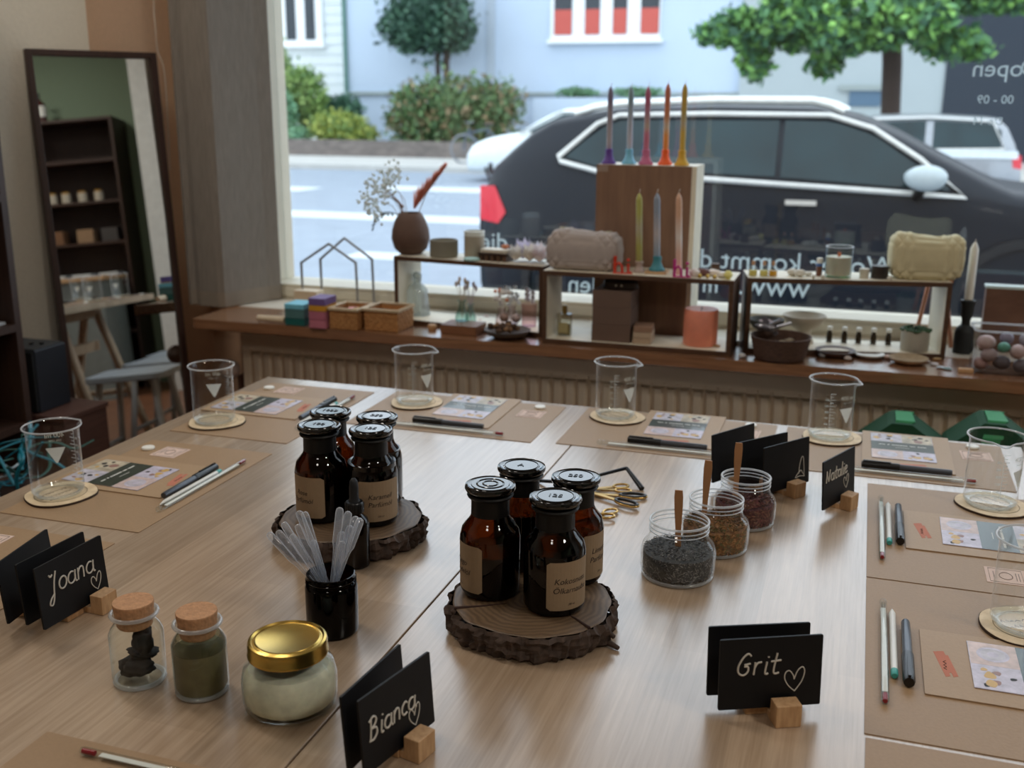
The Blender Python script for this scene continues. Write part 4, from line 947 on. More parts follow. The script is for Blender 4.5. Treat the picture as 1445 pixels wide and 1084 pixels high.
def fill2(t, rb_): 
    MB().lathe([(0, .004), (rb_-.004, .004), (rb_-.0015, .009), (rb_-.0015, .050), (rb_-.006, .0525), (0, .050)], 40, wob=lambda a, z: 1 if z < .045 else 1-.02*math.sin(3*a)).build('salve', mat('olive_salve', (104, 98, 66), .5, noise=.22, scale=70, bump=.2), t)
    m = MB(); m.lathe([(rb_-.001, .050), (rb_-.001, .056), (.022, .064)], 40, wob=lambda a, z: 1-.012*math.sin(5*a)); m.build('smear', glass('smear_film', (.55, .54, .42), (.4, .4, .3), rough=.4), t)
corkjar(268, 990, 'cork-stoppered glass jar filled with olive-green salve', fill2)
# gold lid jar
p = at(383, 1022, Z); p.y += .038; t = thing('gold_lid_jar', 'round glass jar of creamy white shea butter with gold screw lid', 'jar', (p.x, p.y, Z+.0002))
g = .0475
gprof = [(0, .0015), (g-.010, .0015), (g-.002, .005), (g, .014), (g, .034), (g-.003, .046), (g-.010, .054), (.0372, .058), (.0368, .063)]
MB().lathe(gprof, 56).build('jar_body', GREENG, t)
MB().lathe([(0, .004), (g-.010, .004), (g-.0035, .009), (g-.0022, .016), (g-.0022, .036), (g-.008, .044), (0, .047)], 48, wob=lambda a, z: 1-.012*math.sin(4*a+z*200) if z > .03 else 1).build('butter', mat('cream_butter', (216, 214, 192), .55, noise=.22, scale=60, sss=.1, bump=.5), t)
GOLDL = mat('gold_lacquer', (204, 172, 92), .26, 1.0, noise=.05, scale=30)
m = MB(); m.lathe([(.0378, .058), (.0400, .0585), (.0402, .0605), (.0392, .062), (.0396, .0705), (.0385, .0735), (.0362, .0745), (.0345, .0728), (.0325, .0728), (.0312, .0740), (.0295, .0734), (0, .0736)], 64); m.build('screw_lid', GOLDL, t)
# herb jars
def herbjar(px, py, wpx, label, cols, level, stick, sc, seed):
    p = at(px, py, Z); s = wpx*mpp(p)/2/.05; p.y += .040*s
    t = thing('herb_jar', label, 'jar', (p.x, p.y, Z+.0002)); r0 = .049*s
    pr = [(0, .0018), (r0-.010, .0018), (r0-.002, .005), (r0, .013), (r0, .036), (r0-.003, .045), (r0-.009, .052), (.0382*s, .0565), (.0372*s, .059), (.0385*s, .0605), (.0372*s, .0625), (.0385*s, .065), (.0372*s, .067), (.0385*s, .0695), (.0375*s, .072), (.0378*s, .0755)]
    pr = [(a, b*s) for a, b in pr]
    MB().lathe(pr, 56).build('jar_body', CLEAR, t)
    for rr_, z, q, nm_ in ((.0380*s, .0757*s, .0016, 'rim'), (.0384*s, .0695*s, .0008, 'screw_thread'), (.0384*s, .064*s, .0008, 'screw_thread'), (r0-.004, .0028, .0024, 'base_ring')):
        MB().tube([(rr_*math.cos(a*PI/24), rr_*math.sin(a*PI/24), z) for a in range(48)], q, 8, closed=True).build(nm_, RIMG, t)
    H = level*s; HM = [mat('herb_%d_%d' % (seed, i), c_, .85, noise=.3, scale=300) for i, c_ in enumerate(cols)]
    m = MB(); m.lathe([(0, .004), (r0-.010, .004), (r0-.004, .009), (r0-.0035, .014), (r0-.0035, H-.002), (r0*.6, H+.001), (0, H+.003)], 40)
    rn = random.Random(seed); u = Vector
    for k in range(2600):
        if k < 1500: a = rn.uniform(0, 6.283); z = rn.uniform(.006, H-.001); c_ = Vector(((r0-.0032)*math.cos(a), (r0-.0032)*math.sin(a), z))
        else: a = rn.uniform(0, 6.283); q = (r0-.005)*math.sqrt(rn.random()); c_ = Vector((q*math.cos(a), q*math.sin(a), H+.001+rn.uniform(0, .003)))
        d = Vector([rn.gauss(0, 1) for _ in range(3)])
        if k < 1500: n_ = Vector((math.cos(a), math.sin(a), 0)); d -= n_*d.dot(n_)
        else: d.z *= .35
        d = d.normalized()*sc*rn.uniform(.5, 1.2); s_ = d.cross(Vector((math.cos(a), math.sin(a), .3))).normalized()*sc*.22
        m.add([c_-d, c_+s_, c_+d, c_-s_], [(0, 1, 2, 3)], rn.randrange(len(cols)))
    tag(m.build('dried_herbs', HM, t), kind='stuff')
    # wooden spatula standing in the jar
    tp = aty(stick[0], stick[1], p.y+stick[4]); bt = Vector((aty(stick[2], stick[3], p.y).x, p.y-.0, Z+H*.55))
    t2 = thing('wooden_spatula', 'flat wooden spatula standing in the '+label.split(' glass')[0]+' jar of '+label.split('of ')[1], 'spatula', tuple(bt)); v = Vector((tp.x, tp.y, tp.z))-bt; Ls = v.length
    t2.rotation_mode = 'QUATERNION'; t2.rotation_quaternion = Vector((0, 0, 1)).rotation_difference(v.normalized())
    o = [(-.0040, 0), (.0040, 0), (.0036, Ls*.45), (.0052, Ls*.72), (.0056, Ls*.9), (.0048, Ls), (-.0048, Ls), (-.0056, Ls*.9), (-.0052, Ls*.72), (-.0036, Ls*.45)]
    MB().prism(o, -.0008, .0008, 0, Matrix.Rotation(PI/2, 4, 'X')).build('blade', mat('spatula_wood', (176, 128, 88), .7, noise=.06), t2)
    return t
herbjar(948, 828, 110, 'front open glass jar of grey lavender', [(70, 72, 74), (104, 106, 108), (48, 50, 54), (130, 130, 130)], .036, (958, 692, 957, 780, .0), .0028, 21)
herbjar(1002, 787, 99, 'middle open glass jar of brown dried petals', [(128, 88, 50), (160, 118, 74), (92, 66, 40), (96, 92, 56)], .038, (1000, 650, 993, 722, .0), .0042, 22)
herbjar(1045, 749, 90, 'rear open glass jar of dark red petals', [(84, 44, 46), (110, 60, 58), (60, 36, 38), (120, 84, 66)], .037, (1043, 625, 1038, 690, .0), .0042, 23)
# scissors and wick trimmer
GOLDM = mat('gold_metal', (196, 160, 96), .28, 1.0, noise=.04); STEEL = mat('black_steel', (44, 46, 50), .3, .8)
def ring(m, c, rx, ry, a, r, z, n=28):
    m.tube([(c[0]+rx*math.cos(k*2*PI/n)*math.cos(a)-ry*math.sin(k*2*PI/n)*math.sin(a), c[1]+rx*math.cos(k*2*PI/n)*math.sin(a)+ry*math.sin(k*2*PI/n)*math.cos(a), z) for k in range(n)], r, 8, closed=True)
def scissors(label, piv, h1, h2, t1, rx, ry, black=None, name='scissors'):
    P_ = at(*piv, Z); t = thing(name, label, 'scissors', (P_.x, P_.y, Z)); H = [Vector((at(*q, Z).x-P_.x, at(*q, Z).y-P_.y)) for q in (h1, h2)]; tv = Vector((at(*t1, Z).x-P_.x, at(*t1, Z).y-P_.y))
    for i, h in enumerate(H):
        z = .003+.0022*i; m = MB(); d = h.normalized(); n_ = Vector((-d.y, d.x)); a = math.atan2(d.y, d.x); e = h-d*rx*.8; k = .004
        tq = tv+Vector((tv.y, -tv.x))*(.04 if i else -.04)
        m.prism([tuple(n_*k), tuple(e+n_*k*.8), tuple(e-n_*k*.8), tuple(-n_*k)], z-.001, z+.001); td = tq.normalized(); tn = Vector((-td.y, td.x))
        m.prism([tuple(tn*k), tuple(-tn*k*1.1), tuple(tq)][::-1], z-.001, z+.001); ring(m, h, rx, ry, a, .0019, z+.0005)
        o = m.build('blade', GOLDM, t)
        if black: m2 = MB(); ring(m2, h, rx-.0015, ry-.0015, a, .0026, z+.0015); m2.build('grip', BLACKP, t)
    m = MB(); m.cyl(.003, .001, .008, 14); m.build('pivot', GOLDM, t); return t
scissors('large gold scissors with black finger grips right of the bottles', (836, 700), (893, 703), (884, 715), (790, 694), .021, .010, True)
scissors('gold scissors with plain gold loops behind the black-gripped pair', (828, 694), (876, 689), (879, 697), (790, 700), .0125, .0085)
scissors('small gold scissors nearest the camera, only the loops showing', (836, 733), (861, 725), (855, 733), (806, 742), .0125, .0085)
pts = [at(762, 682, Z), at(800, 684, Z+.012), at(842, 675, Z+.016), at(884, 664, Z+.018)]
t = thing('wick_trimmer', 'black bent wick trimmer lying behind the gold scissors', 'trimmer')
m = MB(); m.tube([tuple(q+Vector((0, 0, .004))) for q in pts], [.003, .003, .0028, .003], 8)
e = at(906, 690, Z+.003); m.tube([tuple(pts[-1]+Vector((0, 0, .004))), tuple(e)], [.003, .0045], 8); m.build('lever', STEEL, t)
m = MB(); m.tube([tuple(pts[0]+Vector((0, 0, .004))), tuple(at(742, 670, Z+.006))], .0034, 8); m.build('handle', BLACKP, t)
# ---------------------------------------------------------------- handwriting
def arc(cx, cy_, rx, ry, a0, a1, n=10): return [(cx+rx*math.cos(R(a0+(a1-a0)*k/n)), cy_+ry*math.sin(R(a0+(a1-a0)*k/n))) for k in range(n+1)]
GL_ = {'o': (.62, [arc(.3, .3, .24, .30, 110, 470)]), 'a': (.66, [arc(.28, .3, .24, .29, 60, 380), [(.52, .60), (.50, .3), (.56, .03), (.64, .02)]]),
 'n': (.62, [[(.06, .6), (.08, .0)], [(.08, .38), (.2, .58), (.36, .58), (.44, .4), (.46, .0)]]), 'r': (.5, [[(.08, .6), (.08, .0)], [(.08, .36), (.2, .56), (.38, .60)]]),
 'i': (.32, [[(.14, .6), (.12, .08), (.2, .0), (.28, .04)], [(.18, .80), (.19, .86)]]), 't': (.56, [[(.26, 1.0), (.2, .2), (.28, .0), (.48, .04)], [(.02, .60), (.5, .64)]]),
 'l': (.3, [[(.14, 1.1), (.10, .2), (.16, .0), (.24, .02)]]), 'e': (.56, [[(.08, .3), (.34, .36), (.42, .5), (.3, .62), (.12, .54), (.06, .28), (.16, .04), (.34, .0), (.52, .12)]]),
 'c': (.52, [[(.44, .52), (.28, .62), (.08, .44), (.06, .2), (.2, .02), (.44, .06)]]),
 'J': (.62, [[(.02, .98), (.12, .86), (.24, .94)], [(.46, 1.05), (.34, .5), (.30, -.25), (.18, -.55), (.02, -.46), (.12, -.22), (.34, -.02)]]),
 'G': (.78, [[(.60, .92), (.44, 1.04), (.22, .84), (.06, .44), (.12, .12), (.36, .0), (.54, .16), (.52, .40), (.34, .42)], [(.34, .50), (.62, .56)]]),
 'B': (.80, [[(.14, .98), (.16, .5), (.14, .0)], [(.02, .90), (.3, 1.06), (.52, .86), (.40, .62), (.18, .54)], [(.18, .54), (.52, .46), (.58, .18), (.38, -.02), (.06, .0)]]),
 'N': (.86, [[(.06, .0), (.10, .95)], [(.10, .95), (.18, .6), (.44, .12), (.50, .05)], [(.50, .05), (.62, .98)]]), ' ': (.4, [])}
HEART = [[(.5, 0), (.2, .25), (.02, .55), (.06, .8), (.24, .86), (.42, .66), (.46, .50)], [(.46, .50), (.62, .86), (.84, 1.0), (.94, .8), (.82, .4), (.5, 0)]]
CONE = [[(.34, .18), (.42, .62), (.58, .98), (.72, .96), (.78, .5), (.80, .04)], [(.30, .24), (.06, .02), (.4, .06), (.84, .0)], [(.34, .22), (.52, .34), (.66, .2), (.82, .04)]]
def sign(label, bl_, br_, wrd=None, hh=.074, W_=.105, lean=R(7), heart=None, th_=.021, tx=(-.040, .036), rise=.0, roll=0, zb=.011, blk=.62, glyph=HEART):
    """bl_, br_ : bottom corners in the photo, met at height zb"""
    a, b = at(*bl_, Z+zb), at(*br_, Z+zb); c = (a+b)/2; c.z = Z; ang = math.atan2(b.y-a.y, b.x-a.x)
    t = thing('name_sign', label, 'sign', tuple(c), ang)
    Mt = T(0, 0, zb, rx=-lean) @ Matrix.Rotation(-roll, 4, 'Y'); h2 = W_/2
    M2 = Mt @ T(0, 0, hh/2, rx=PI/2)
    MB().prism(rrect(W_, hh, .0015, 2), -.0012, .0012, 0, M2).build('chalkboard', BOARD, t)
    bx = (blk-.5)*W_; m = MB(); m.box(bx-.013, bx+.013, -.0215, -.004, 0, .0235); m.box(bx-.013, bx+.013, .0042, .019, 0, .0135); m.box(bx-.013, bx+.013, -.004, .0042, 0, .008); m.build('wood_block', BLOCKW, t, bevel=.0008)
    m = MB()
    def draw(strokes, x0, z0, sx, sz, r, sh=.0):
        for s_ in strokes:
            P_ = [(x0+x_*sx+sh*z_*sz, z0+z_*sz+(x0+x_*sx)*rise) for x_, z_ in s_]
            P3 = [(x_, -.0014, z_) for x_, z_ in P_]; sp_ = spline(P3, 4) if len(P3) > 2 else [Vector(q) for q in P3]
            m.tube([tuple(q) for q in sp_], r, 6, 0, Mt, flat=1)
    if wrd:
        x_ = tx[0]
        for ch in wrd: w_, st = GL_[ch]; draw(st, x_, tx[1], th_, th_, .00105, .12); x_ += w_*th_*.98
    if heart: draw(glyph, heart[0], heart[1], heart[2], heart[2]*1.15, .0006)
    if wrd or heart: m.build('chalk_writing', CHALK, t)
    return t
sign('black name sign reading Grit with a small heart at the front right', (1017, 1002), (1152, 993), 'Grit', heart=(.014, .016, .022), tx=(-.036, .036), th_=.0215, lean=R(4))
sign('black name sign standing just behind the Grit sign', (998, 981), (1137, 974), lean=R(4), blk=.45)
sign('black name sign reading Bianca at the bottom edge', (520, 1092), (607, 1022), 'Bianca', heart=(.014, .012, .018), tx=(-.044, .030), th_=.0200, lean=R(4), zb=.010)
sign('blank black name sign behind the Bianca sign', (493, 1088), (571, 1008), lean=R(4), zb=.012)
sign('black name sign reading Joana with a small heart at the left', (65, 888), (151, 837), 'Joana', heart=(.026, .012, .018), tx=(-.038, .036), th_=.0235, lean=R(4), blk=.78)
sign('middle blank black card directly behind the Joana sign', (36, 884), (132, 829), lean=R(5), blk=.5)
sign('rearmost blank black card of the group at the left edge', (8, 884), (84, 823), lean=R(5), blk=.5)
sign('black name sign reading Natalie with a heart, right of the herb jars', (1155, 724), (1209, 692), 'Natalie', heart=(.014, .016, .018), tx=(-.045, .040), th_=.0185, lean=R(4), blk=.6)
sign('black sign with a chalk cone drawing behind the herb jars', (1072, 700), (1145, 678), heart=(.018, .012, .028), glyph=CONE, lean=R(4), blk=.58)
sign('black sign directly behind the one with the chalk cone', (1040, 690), (1112, 672), lean=R(4), blk=.5)
sign('black sign tilted at the rear left of the group behind the herb jars', (1004, 682), (1064, 662), heart=(.012, .022, .016), lean=R(4), blk=.72, hh=.078)
# ================================================================ WINDOW SILL DISPLAY
ZL = .7522
def base(px, py, z=ZL, r=0):          # centre of a base whose front rim is at (px,py)
    p = at(px, py, z); p.y += r; p.x += r*(p.x/p.y); p.z = z; return p
def W2(p, wpx): return wpx*mpp(p)
# --- open display frames
def frame(label, a, b, H, D, nm='display_frame'):
    a, b = Vector(a), Vector(b); ang = math.atan2(b.y-a.y, b.x-a.x); L_ = (b-a).length
    t = thing(nm, label, 'display frame', (a.x, a.y, ZL+.0002), ang); w_ = .011
    for nm_, q in (('bottom_board', (0, L_, 0, D, 0, w_)), ('top_board', (0, L_, 0, D, H-w_, H)), ('side_board', (0, w_, 0, D, w_, H-w_)), ('side_board', (L_-w_, L_, 0, D, w_, H-w_))):
        x0, x1, y0, y1, z0, z1 = q
        m = MB().box(x0, x1, y0, y1, z0, z1, 0); m.build(nm_, CRATEWOOD, t, bevel=.0008)
        e = .0006
        if 'side' in nm_: MB().box(x0+(w_ if x0 == 0 else -e), x0+(w_+e if x0 == 0 else 0), .003, D, z0, z1).build('cream_lining', CREAM, t)
        elif 'top' in nm_: MB().box(x0+.001, x1-.001, .004, D-.001, H, H+e).build('cream_lining', CREAM, t)
        else: MB().box(x0+w_, x1-w_, .004, D-.001, w_, w_+e).build('cream_lining', CREAM, t)
    return t
HC = .184; ZT = ZL+HC+.001
c1a, c1b = (-1.204, 2.640), (-.765, 2.590)
frame('left open wooden display frame with the brown vase on top', c1a, c1b, HC, .13)
c2a, c2b = (-.748, 2.530), (-.276, 2.530)
frame('middle open wooden display frame with the grey pouch on top', c2a, c2b, HC, .14)
c3a, c3b = (-.250, 2.587), (.215, 2.680)
frame('right open wooden display frame with the cream pouch on top', c3a, c3b, HC, .13)
B2 = ZL+.0125
def cylthing(name, label, cat, p, prof, m, seg=28, group=None): return solo(MB().lathe(prof, seg), name, m, label, cat, tuple(p), 0, group)
# left end
p = at(403, 457, ZL); m = MB(); m.lathe([(0, 0), (.010, 0), (.0105, .002), (.008, .085), (0, .086)], 20, 0, T(0, 0, .0108, ry=-PI/2))
solo(m, 'rolled_paper', mat('cream_card', (214, 196, 168), .6), 'small cream paper roll lying on the sill beside the curtain', 'paper roll', tuple(p))
def boxstack(px0, px1, pyb, items, D=.07, y0=0, z=ZL):
    a, b = at(px0, pyb, z), at(px1, pyb, z); w_ = b.x-a.x; zz = z+.0003
    for (h, col, lab, nm, cat) in items:
        hh = h*mpp(a); solo(MB().prism(rrect(w_, D, .002, 1), 0, hh).add([], []), nm, mat('c_%d_%d_%d' % col, col, .6), lab, cat, ((a.x+b.x)/2, a.y+D/2+y0, zz), 0, None, bevel=.0015); zz += hh+.0004
    return zz
boxstack(402, 435, 459, [(10, (24, 92, 88), 'dark teal soap box, bottom of the stack by the curtain', 'soap_box', 'box'), (13, (78, 116, 116), 'grey teal soap box, middle of the stack by the curtain', 'soap_box', 'box'), (7, (120, 196, 218), 'light blue soap box, top of the stack by the curtain', 'soap_box', 'box')])
boxstack(436, 464, 463, [(12, (186, 112, 128), 'dusky pink soap box at the bottom of the stack left of the baskets', 'soap_box', 'box'), (12, (178, 104, 122), 'dusky pink soap box, second from the bottom left of the baskets', 'soap_box', 'box'), (8, (206, 148, 44), 'mustard soap box below the purple one', 'soap_box', 'box'), (10, (112, 86, 142), 'purple soap box on top of the stack left of the baskets', 'soap_box', 'box')])
a = base(420, 440); solo(MB().prism(rrect(.075, .05, .004), 0, .052), 'cream_box', mat('cream_card', (214, 196, 168), .6), 'cream box standing behind the teal soap stack', 'box', (a.x, 2.76, ZL+.0003), 0, None, bevel=.002)
# woven baskets
WICK = wood('wicker_brown', (150, 98, 54), (196, 146, 92), (45, 45, 90), .6, bump=.6)
def basket(px0, px1, pyb, hpx, label, inside):
    a, b = at(px0, pyb, ZL), at(px1, pyb, ZL); w_ = b.x-a.x; D = .098; h = hpx*mpp(a)
    t = thing('woven_basket', label, 'basket', (a.x+w_/2, a.y+D/2, ZL+.0003), -.02)
    m = MB(); th_ = .004; n = 9
    for i, (x0, x1, y0, y1) in enumerate(((-w_/2, w_/2, -D/2, -D/2+th_), (-w_/2, w_/2, D/2-th_, D/2), (-w_/2, -w_/2+th_, -D/2+th_, D/2-th_), (w_/2-th_, w_/2, -D/2+th_, D/2-th_))): m.box(x0, x1, y0, y1, 0, h)
    m.box(-w_/2, w_/2, -D/2, D/2, 0, .003)
    for i in range(n):          # diagonal over-under weave on front and right side
        for j in range(5):
            u = -w_/2+w_*(i+.5)/n; z = h*(j+.5)/5
            if (i+j) % 2: m.box(u-w_/n*.42, u+w_/n*.42, -D/2-.0015, -D/2, z-h*.075, z+h*.075)
            v = -D/2+D*(i+.5)/n
            if (i+j) % 2: m.box(w_/2, w_/2+.0015, v-D/n*.42, v+D/n*.42, z-h*.075, z+h*.075)
    m.build('basket_body', WICK, t)
    m = MB(); e = .004; m.box(-w_/2-e, w_/2+e, -D/2-e, -D/2+e, h-.004, h+.003).box(-w_/2-e, w_/2+e, D/2-e, D/2+e, h-.004, h+.003).box(-w_/2-e, -w_/2+e, -D/2+e, D/2-e, h-.004, h+.003).box(w_/2-e, w_/2+e, -D/2+e, D/2-e, h-.004, h+.003); m.build('rim', wood('wicker_rim', (186, 160, 124), (216, 196, 164), (50, 50, 50), .6), t, bevel=.001)
    for k, (dx, dy, col, lab) in enumerate(inside): solo(MB().prism(rrect(.026, .018, .004), 0, .014), 'soap_piece', mat('sp%d%d%d' % col, col, .5), lab, 'soap', (a.x+w_/2+dx, a.y+D/2+dy, ZL+h*.62), .2*k, None, bevel=.003)
    m = MB().box(-w_/2+.006, w_/2-.006, -D/2+.006, D/2-.006, 0, h*.6); o = m.build('filling', mat('brown_filling', (150, 92, 56), .8, noise=.3, scale=80, bump=.6), t); o.location.z = .0032
basket(466, 512, 464, 29, 'left of two brown woven baskets on the sill', [(-.005, .02, (226, 150, 150), 'pink soap piece in the left woven basket'), (.012, .015, (228, 190, 92), 'yellow soap piece in the left woven basket'), (.028, .022, (206, 92, 78), 'red soap piece in the left woven basket')])
basket(515, 570, 466, 30, 'right of two brown woven baskets on the sill', [])
# wire houses
WIREM = mat('wire_grey', (132, 130, 128), .45, .4)
def house(pl, pr, pt, pyb, ytop, yshould, y, label):
    def V(px, py): q_ = aty(px, py, y); return q_
    t = thing('wire_house', label, 'ornament', (V((pl+pr)/2, pyb).x, y, ZL)); o = V((pl+pr)/2, pyb).x
    bl3, br3 = V(pl, pyb), V(pr, pyb); pts = [(bl3.x-o, 0, .003), (V(pl-3, yshould).x-o, 0, V(pl, yshould).z-ZL), (V(pt, ytop).x-o, 0, V(pt, ytop).z-ZL), (V(pr-3, yshould).x-o, 0, V(pr, yshould).z-ZL), (br3.x-o, 0, .003)]
    MB().tube(pts, .0042, 6, closed=True).build('wire_outline', WIREM, t)
house(428, 505, 464, 424, 344, 371, 2.775, 'grey wire house outline, front left of the pair by the curtain')
house(455, 528, 486, 428, 336, 366, 2.80, 'grey wire house outline, taller one behind to the right by the curtain')
# ---- on the left frame
CL = lambda f, dy=.03: (c1a[0]+(c1b[0]-c1a[0])*f, c1a[1]+(c1b[1]-c1a[1])*f+dy)
vx = aty(579, 362, 2.69); vz = ZT; s = W2(vx, 54)/2
t = thing('round_vase', 'matt brown egg-shaped vase with dried flowers on the left display frame', 'vase', (vx.x, 2.695, vz))
MB().lathe([(0, 0), (s*.55, 0), (s*.86, s*.30), (s, s*.80), (s*.96, s*1.25), (s*.80, s*1.75), (s*.58, s*2.12), (s*.52, s*2.14), (s*.52, s*2.0), (s*.7, s*1.6), (0, s*.5)], 40).build('vase_body', mat('brown_ceramic', (98, 74, 62), .7, noise=.06, scale=60), t)
yv = 2.695; zn = vz+s*2.05
def fl(pts): return [tuple(aty(a, b, yv)-Vector((0, 0, 0))) for a, b in pts]
DRY = 'dried flower stem in the brown vase'
t = thing('dried_flowers', 'white baby\'s breath sprays in the brown vase, leaning left', 'dried flowers', (vx.x, yv, zn))
o_ = Vector((vx.x, yv, zn)); m = MB(); rn = random.Random(2)
for (a, b) in ((545, 248), (528, 262), (556, 262), (520, 278), (540, 272)): e = aty(a, b, yv+rn.uniform(-.02, .02))-o_; m.tube([(0, 0, -.05), tuple(e*.5+Vector((.008, 0, .0))), tuple(e)], .0009, 5)
m.build('stems', mat('dry_stem', (176, 160, 136), .8), t); m = MB()
for k in range(240):
    cxp, cyp = rn.choice(((545, 248), (530, 262), (556, 246), (522, 285), (545, 270), (527, 300)))
    e = aty(cxp+rn.gauss(0, 8), cyp+rn.gauss(0, 8), yv+rn.uniform(-.03, .03))-o_; m.ball(tuple(e), rn.uniform(.0028, .0052), 6, 4)
m.build('blossoms', mat('white_blossom', (236, 240, 236), .8, leaf=.5), t)
t = thing('pampas_grass', 'rust-pink dried pampas plume in the brown vase, leaning right', 'dried flowers', (vx.x, yv, zn)); m = MB()
e = aty(628, 236, yv)-o_; m.tube([(0, 0, -.05), tuple(e*.5), tuple(e)], .0012, 5); m.build('stem', mat('dry_stem', (176, 160, 136), .8), t); m = MB()
for k in range(520):
    f = rn.uniform(.12, 1); c_ = e*f; d_ = Vector((rn.gauss(0, .25), rn.gauss(0, .3), rn.uniform(.2, 1)))+e.normalized()*.8; d_ = d_.normalized()*(.044*(1.1-f)+.012); w_ = Vector((0, 0, 1)).cross(d_).normalized()*.0034; m.add([c_-w_, c_+d_, c_+w_], [(0, 1, 2)])
    m.add([c_-Vector((0, .0009, 0)), c_+d_, c_+Vector((0, .0009, 0))], [(0, 1, 2)])
m.build('plume', mat('rust_pink_plume', (226, 160, 138), .9, leaf=.55), t)
t = thing('dried_twig', 'brown dried grass head in the middle of the brown vase', 'dried flowers', (vx.x, yv, zn)); m = MB(); e = aty(540, 262, yv)-o_
m.tube([(0, 0, -.05), tuple(e*.4), tuple(e)], [.001, .0035, .001], 6); m.tube([tuple(e*.25), tuple(e*.7+Vector((.008, 0, -.01)))], [.0035, .001], 6); m.build('grass_head', mat('brown_grass', (140, 110, 92), .9), t)
t = thing('drooping_leaf', 'dark drooping dried leaf spray on the left of the brown vase', 'dried flowers', (vx.x, yv, zn)); m = MB()
pp = [aty(a, b, yv)-o_ for a, b in ((566, 305), (552, 300), (540, 301), (530, 310), (526, 325))]; m.tube([tuple(q_) for q_ in spline(pp)], .0016, 6)
for k in range(16):
    c_ = spline(pp)[4+k]; d_ = Vector((rn.uniform(-.01, .004), rn.uniform(-.006, .006), -rn.uniform(.006, .016))); m.add([c_, c_+d_*.5+Vector((.003, 0, 0)), c_+d_, c_+d_*.5-Vector((.003, 0, 0))], [(0, 1, 2, 3)])
m.build('leaves', mat('grey_leaf', (96, 104, 100), .8), t)
def top1(px, r=0, dy=.06):     # a point on the left frame's top under a column of pixels
    for k in range(60):
        f = k/59; q_ = CL(f, dy); 
        if aty(px, 360, q_[1]).x <= q_[0]: return Vector((q_[0], q_[1], ZT))
    return Vector((*CL(1, dy), ZT))
p = top1(626, dy=.05); s = W2(p, 40)/2
cylthing('grey_bowl', 'small olive-grey stone bowl right of the brown vase', 'bowl', p, [(0, 0), (s*.92, 0), (s, .003), (s, s*1.15), (s*.93, s*1.2), (s*.86, s*1.1), (s*.84, s*.5), (0, s*.45)], mat('olive_grey_clay', (128, 124, 110), .8, noise=.1))
p = top1(667, dy=.075); s = W2(p, 29)/2
t = thing('candle_tumbler', 'taupe tumbler with white rim on the left display frame', 'tumbler', tuple(p))
MB().lathe([(0, 0), (s*.94, 0), (s, .003), (s, s*2.1)], 30).build('tumbler_body', mat('taupe_glaze', (168, 158, 142), .5), t); MB().lathe([(s, s*2.1), (s*1.01, s*2.55), (s*.9, s*2.58), (s*.88, s*.3), (0, s*.3)], 30).build('rim_band', mat('white_glaze', (222, 224, 218), .4), t)
p = top1(664, dy=.018); s = W2(p, 24)/2
cylthing('soap_disc', 'pale turquoise soap disc in front of the taupe tumbler', 'soap', p, [(0, 0), (s*.9, 0), (s, .003), (s*.9, .007), (0, .008)], mat('turquoise_soap', (176, 212, 208), .5))
p = top1(700, dy=.05); w_ = W2(p, 46); t = thing('soap_dish', 'slatted wooden soap dish with a cream soap on the left display frame', 'soap dish', tuple(p), -.1)
for k in range(5): MB().box(-w_/2+k*w_/5+.002, -w_/2+(k+1)*w_/5-.004, -.025, .025, 0, .016).build('slat', CRATEWOOD, t)
MB().prism(rrect(w_, .055, .004), .016, .0205).build('top_plate', DARKWOOD, t); MB().prism(rrect(w_*.9, .045, .008), .0205, .030).build('soap_bar', mat('cream_soap', (214, 206, 188), .5), t, bevel=.002)
p = top1(713, dy=.06); MB_ = MB().ball((0, 0, .005), (.012, .008, .006)); solo(MB_, 'orange_bead', mat('orange_bead', (196, 122, 84), .5), 'small orange-brown soap bead on the soap dish', 'soap', (p.x, p.y, p.z+.0315))
rn = random.Random(5); k_ = 0
for i, (px, dy, sc_, col, nm) in enumerate([(726, .04, 1, (228, 222, 214), 'cream'), (735, .08, 1.25, (214, 206, 226), 'lilac'), (744, .045, 1.1, (234, 226, 216), 'ivory'), (753, .08, 1.1, (226, 222, 232), 'pale lilac'), (760, .04, 1.2, (234, 222, 222), 'blush'), (764, .09, .9, (214, 226, 232), 'ice blue')]):
    p = top1(px, dy=dy); t = thing('sola_flower', nm+' petal-shaped wax flower left of the grey pouch, on the left frame', 'wax flower', tuple(p)); m = MB()
    for k in range(22):
        a = k*2.4; tl_ = .3+.05*(k % 7); r_ = .027*sc_*(1-k/44); c_ = Vector((0, 0, .004)); d_ = Vector((math.cos(a)*r_*1.0, math.sin(a)*r_*1.0, (.012+.026*k/22)*sc_*1.3)); w_ = Vector((-math.sin(a), math.cos(a), 0))*.0075*sc_
        m.add([c_, c_+d_*.6-w_, c_+d_, c_+d_*.6+w_], [(0, 1, 2, 3)])
    m.build('petals', mat('petal_'+nm.replace(' ', '_'), col, .7, leaf=.45), t)
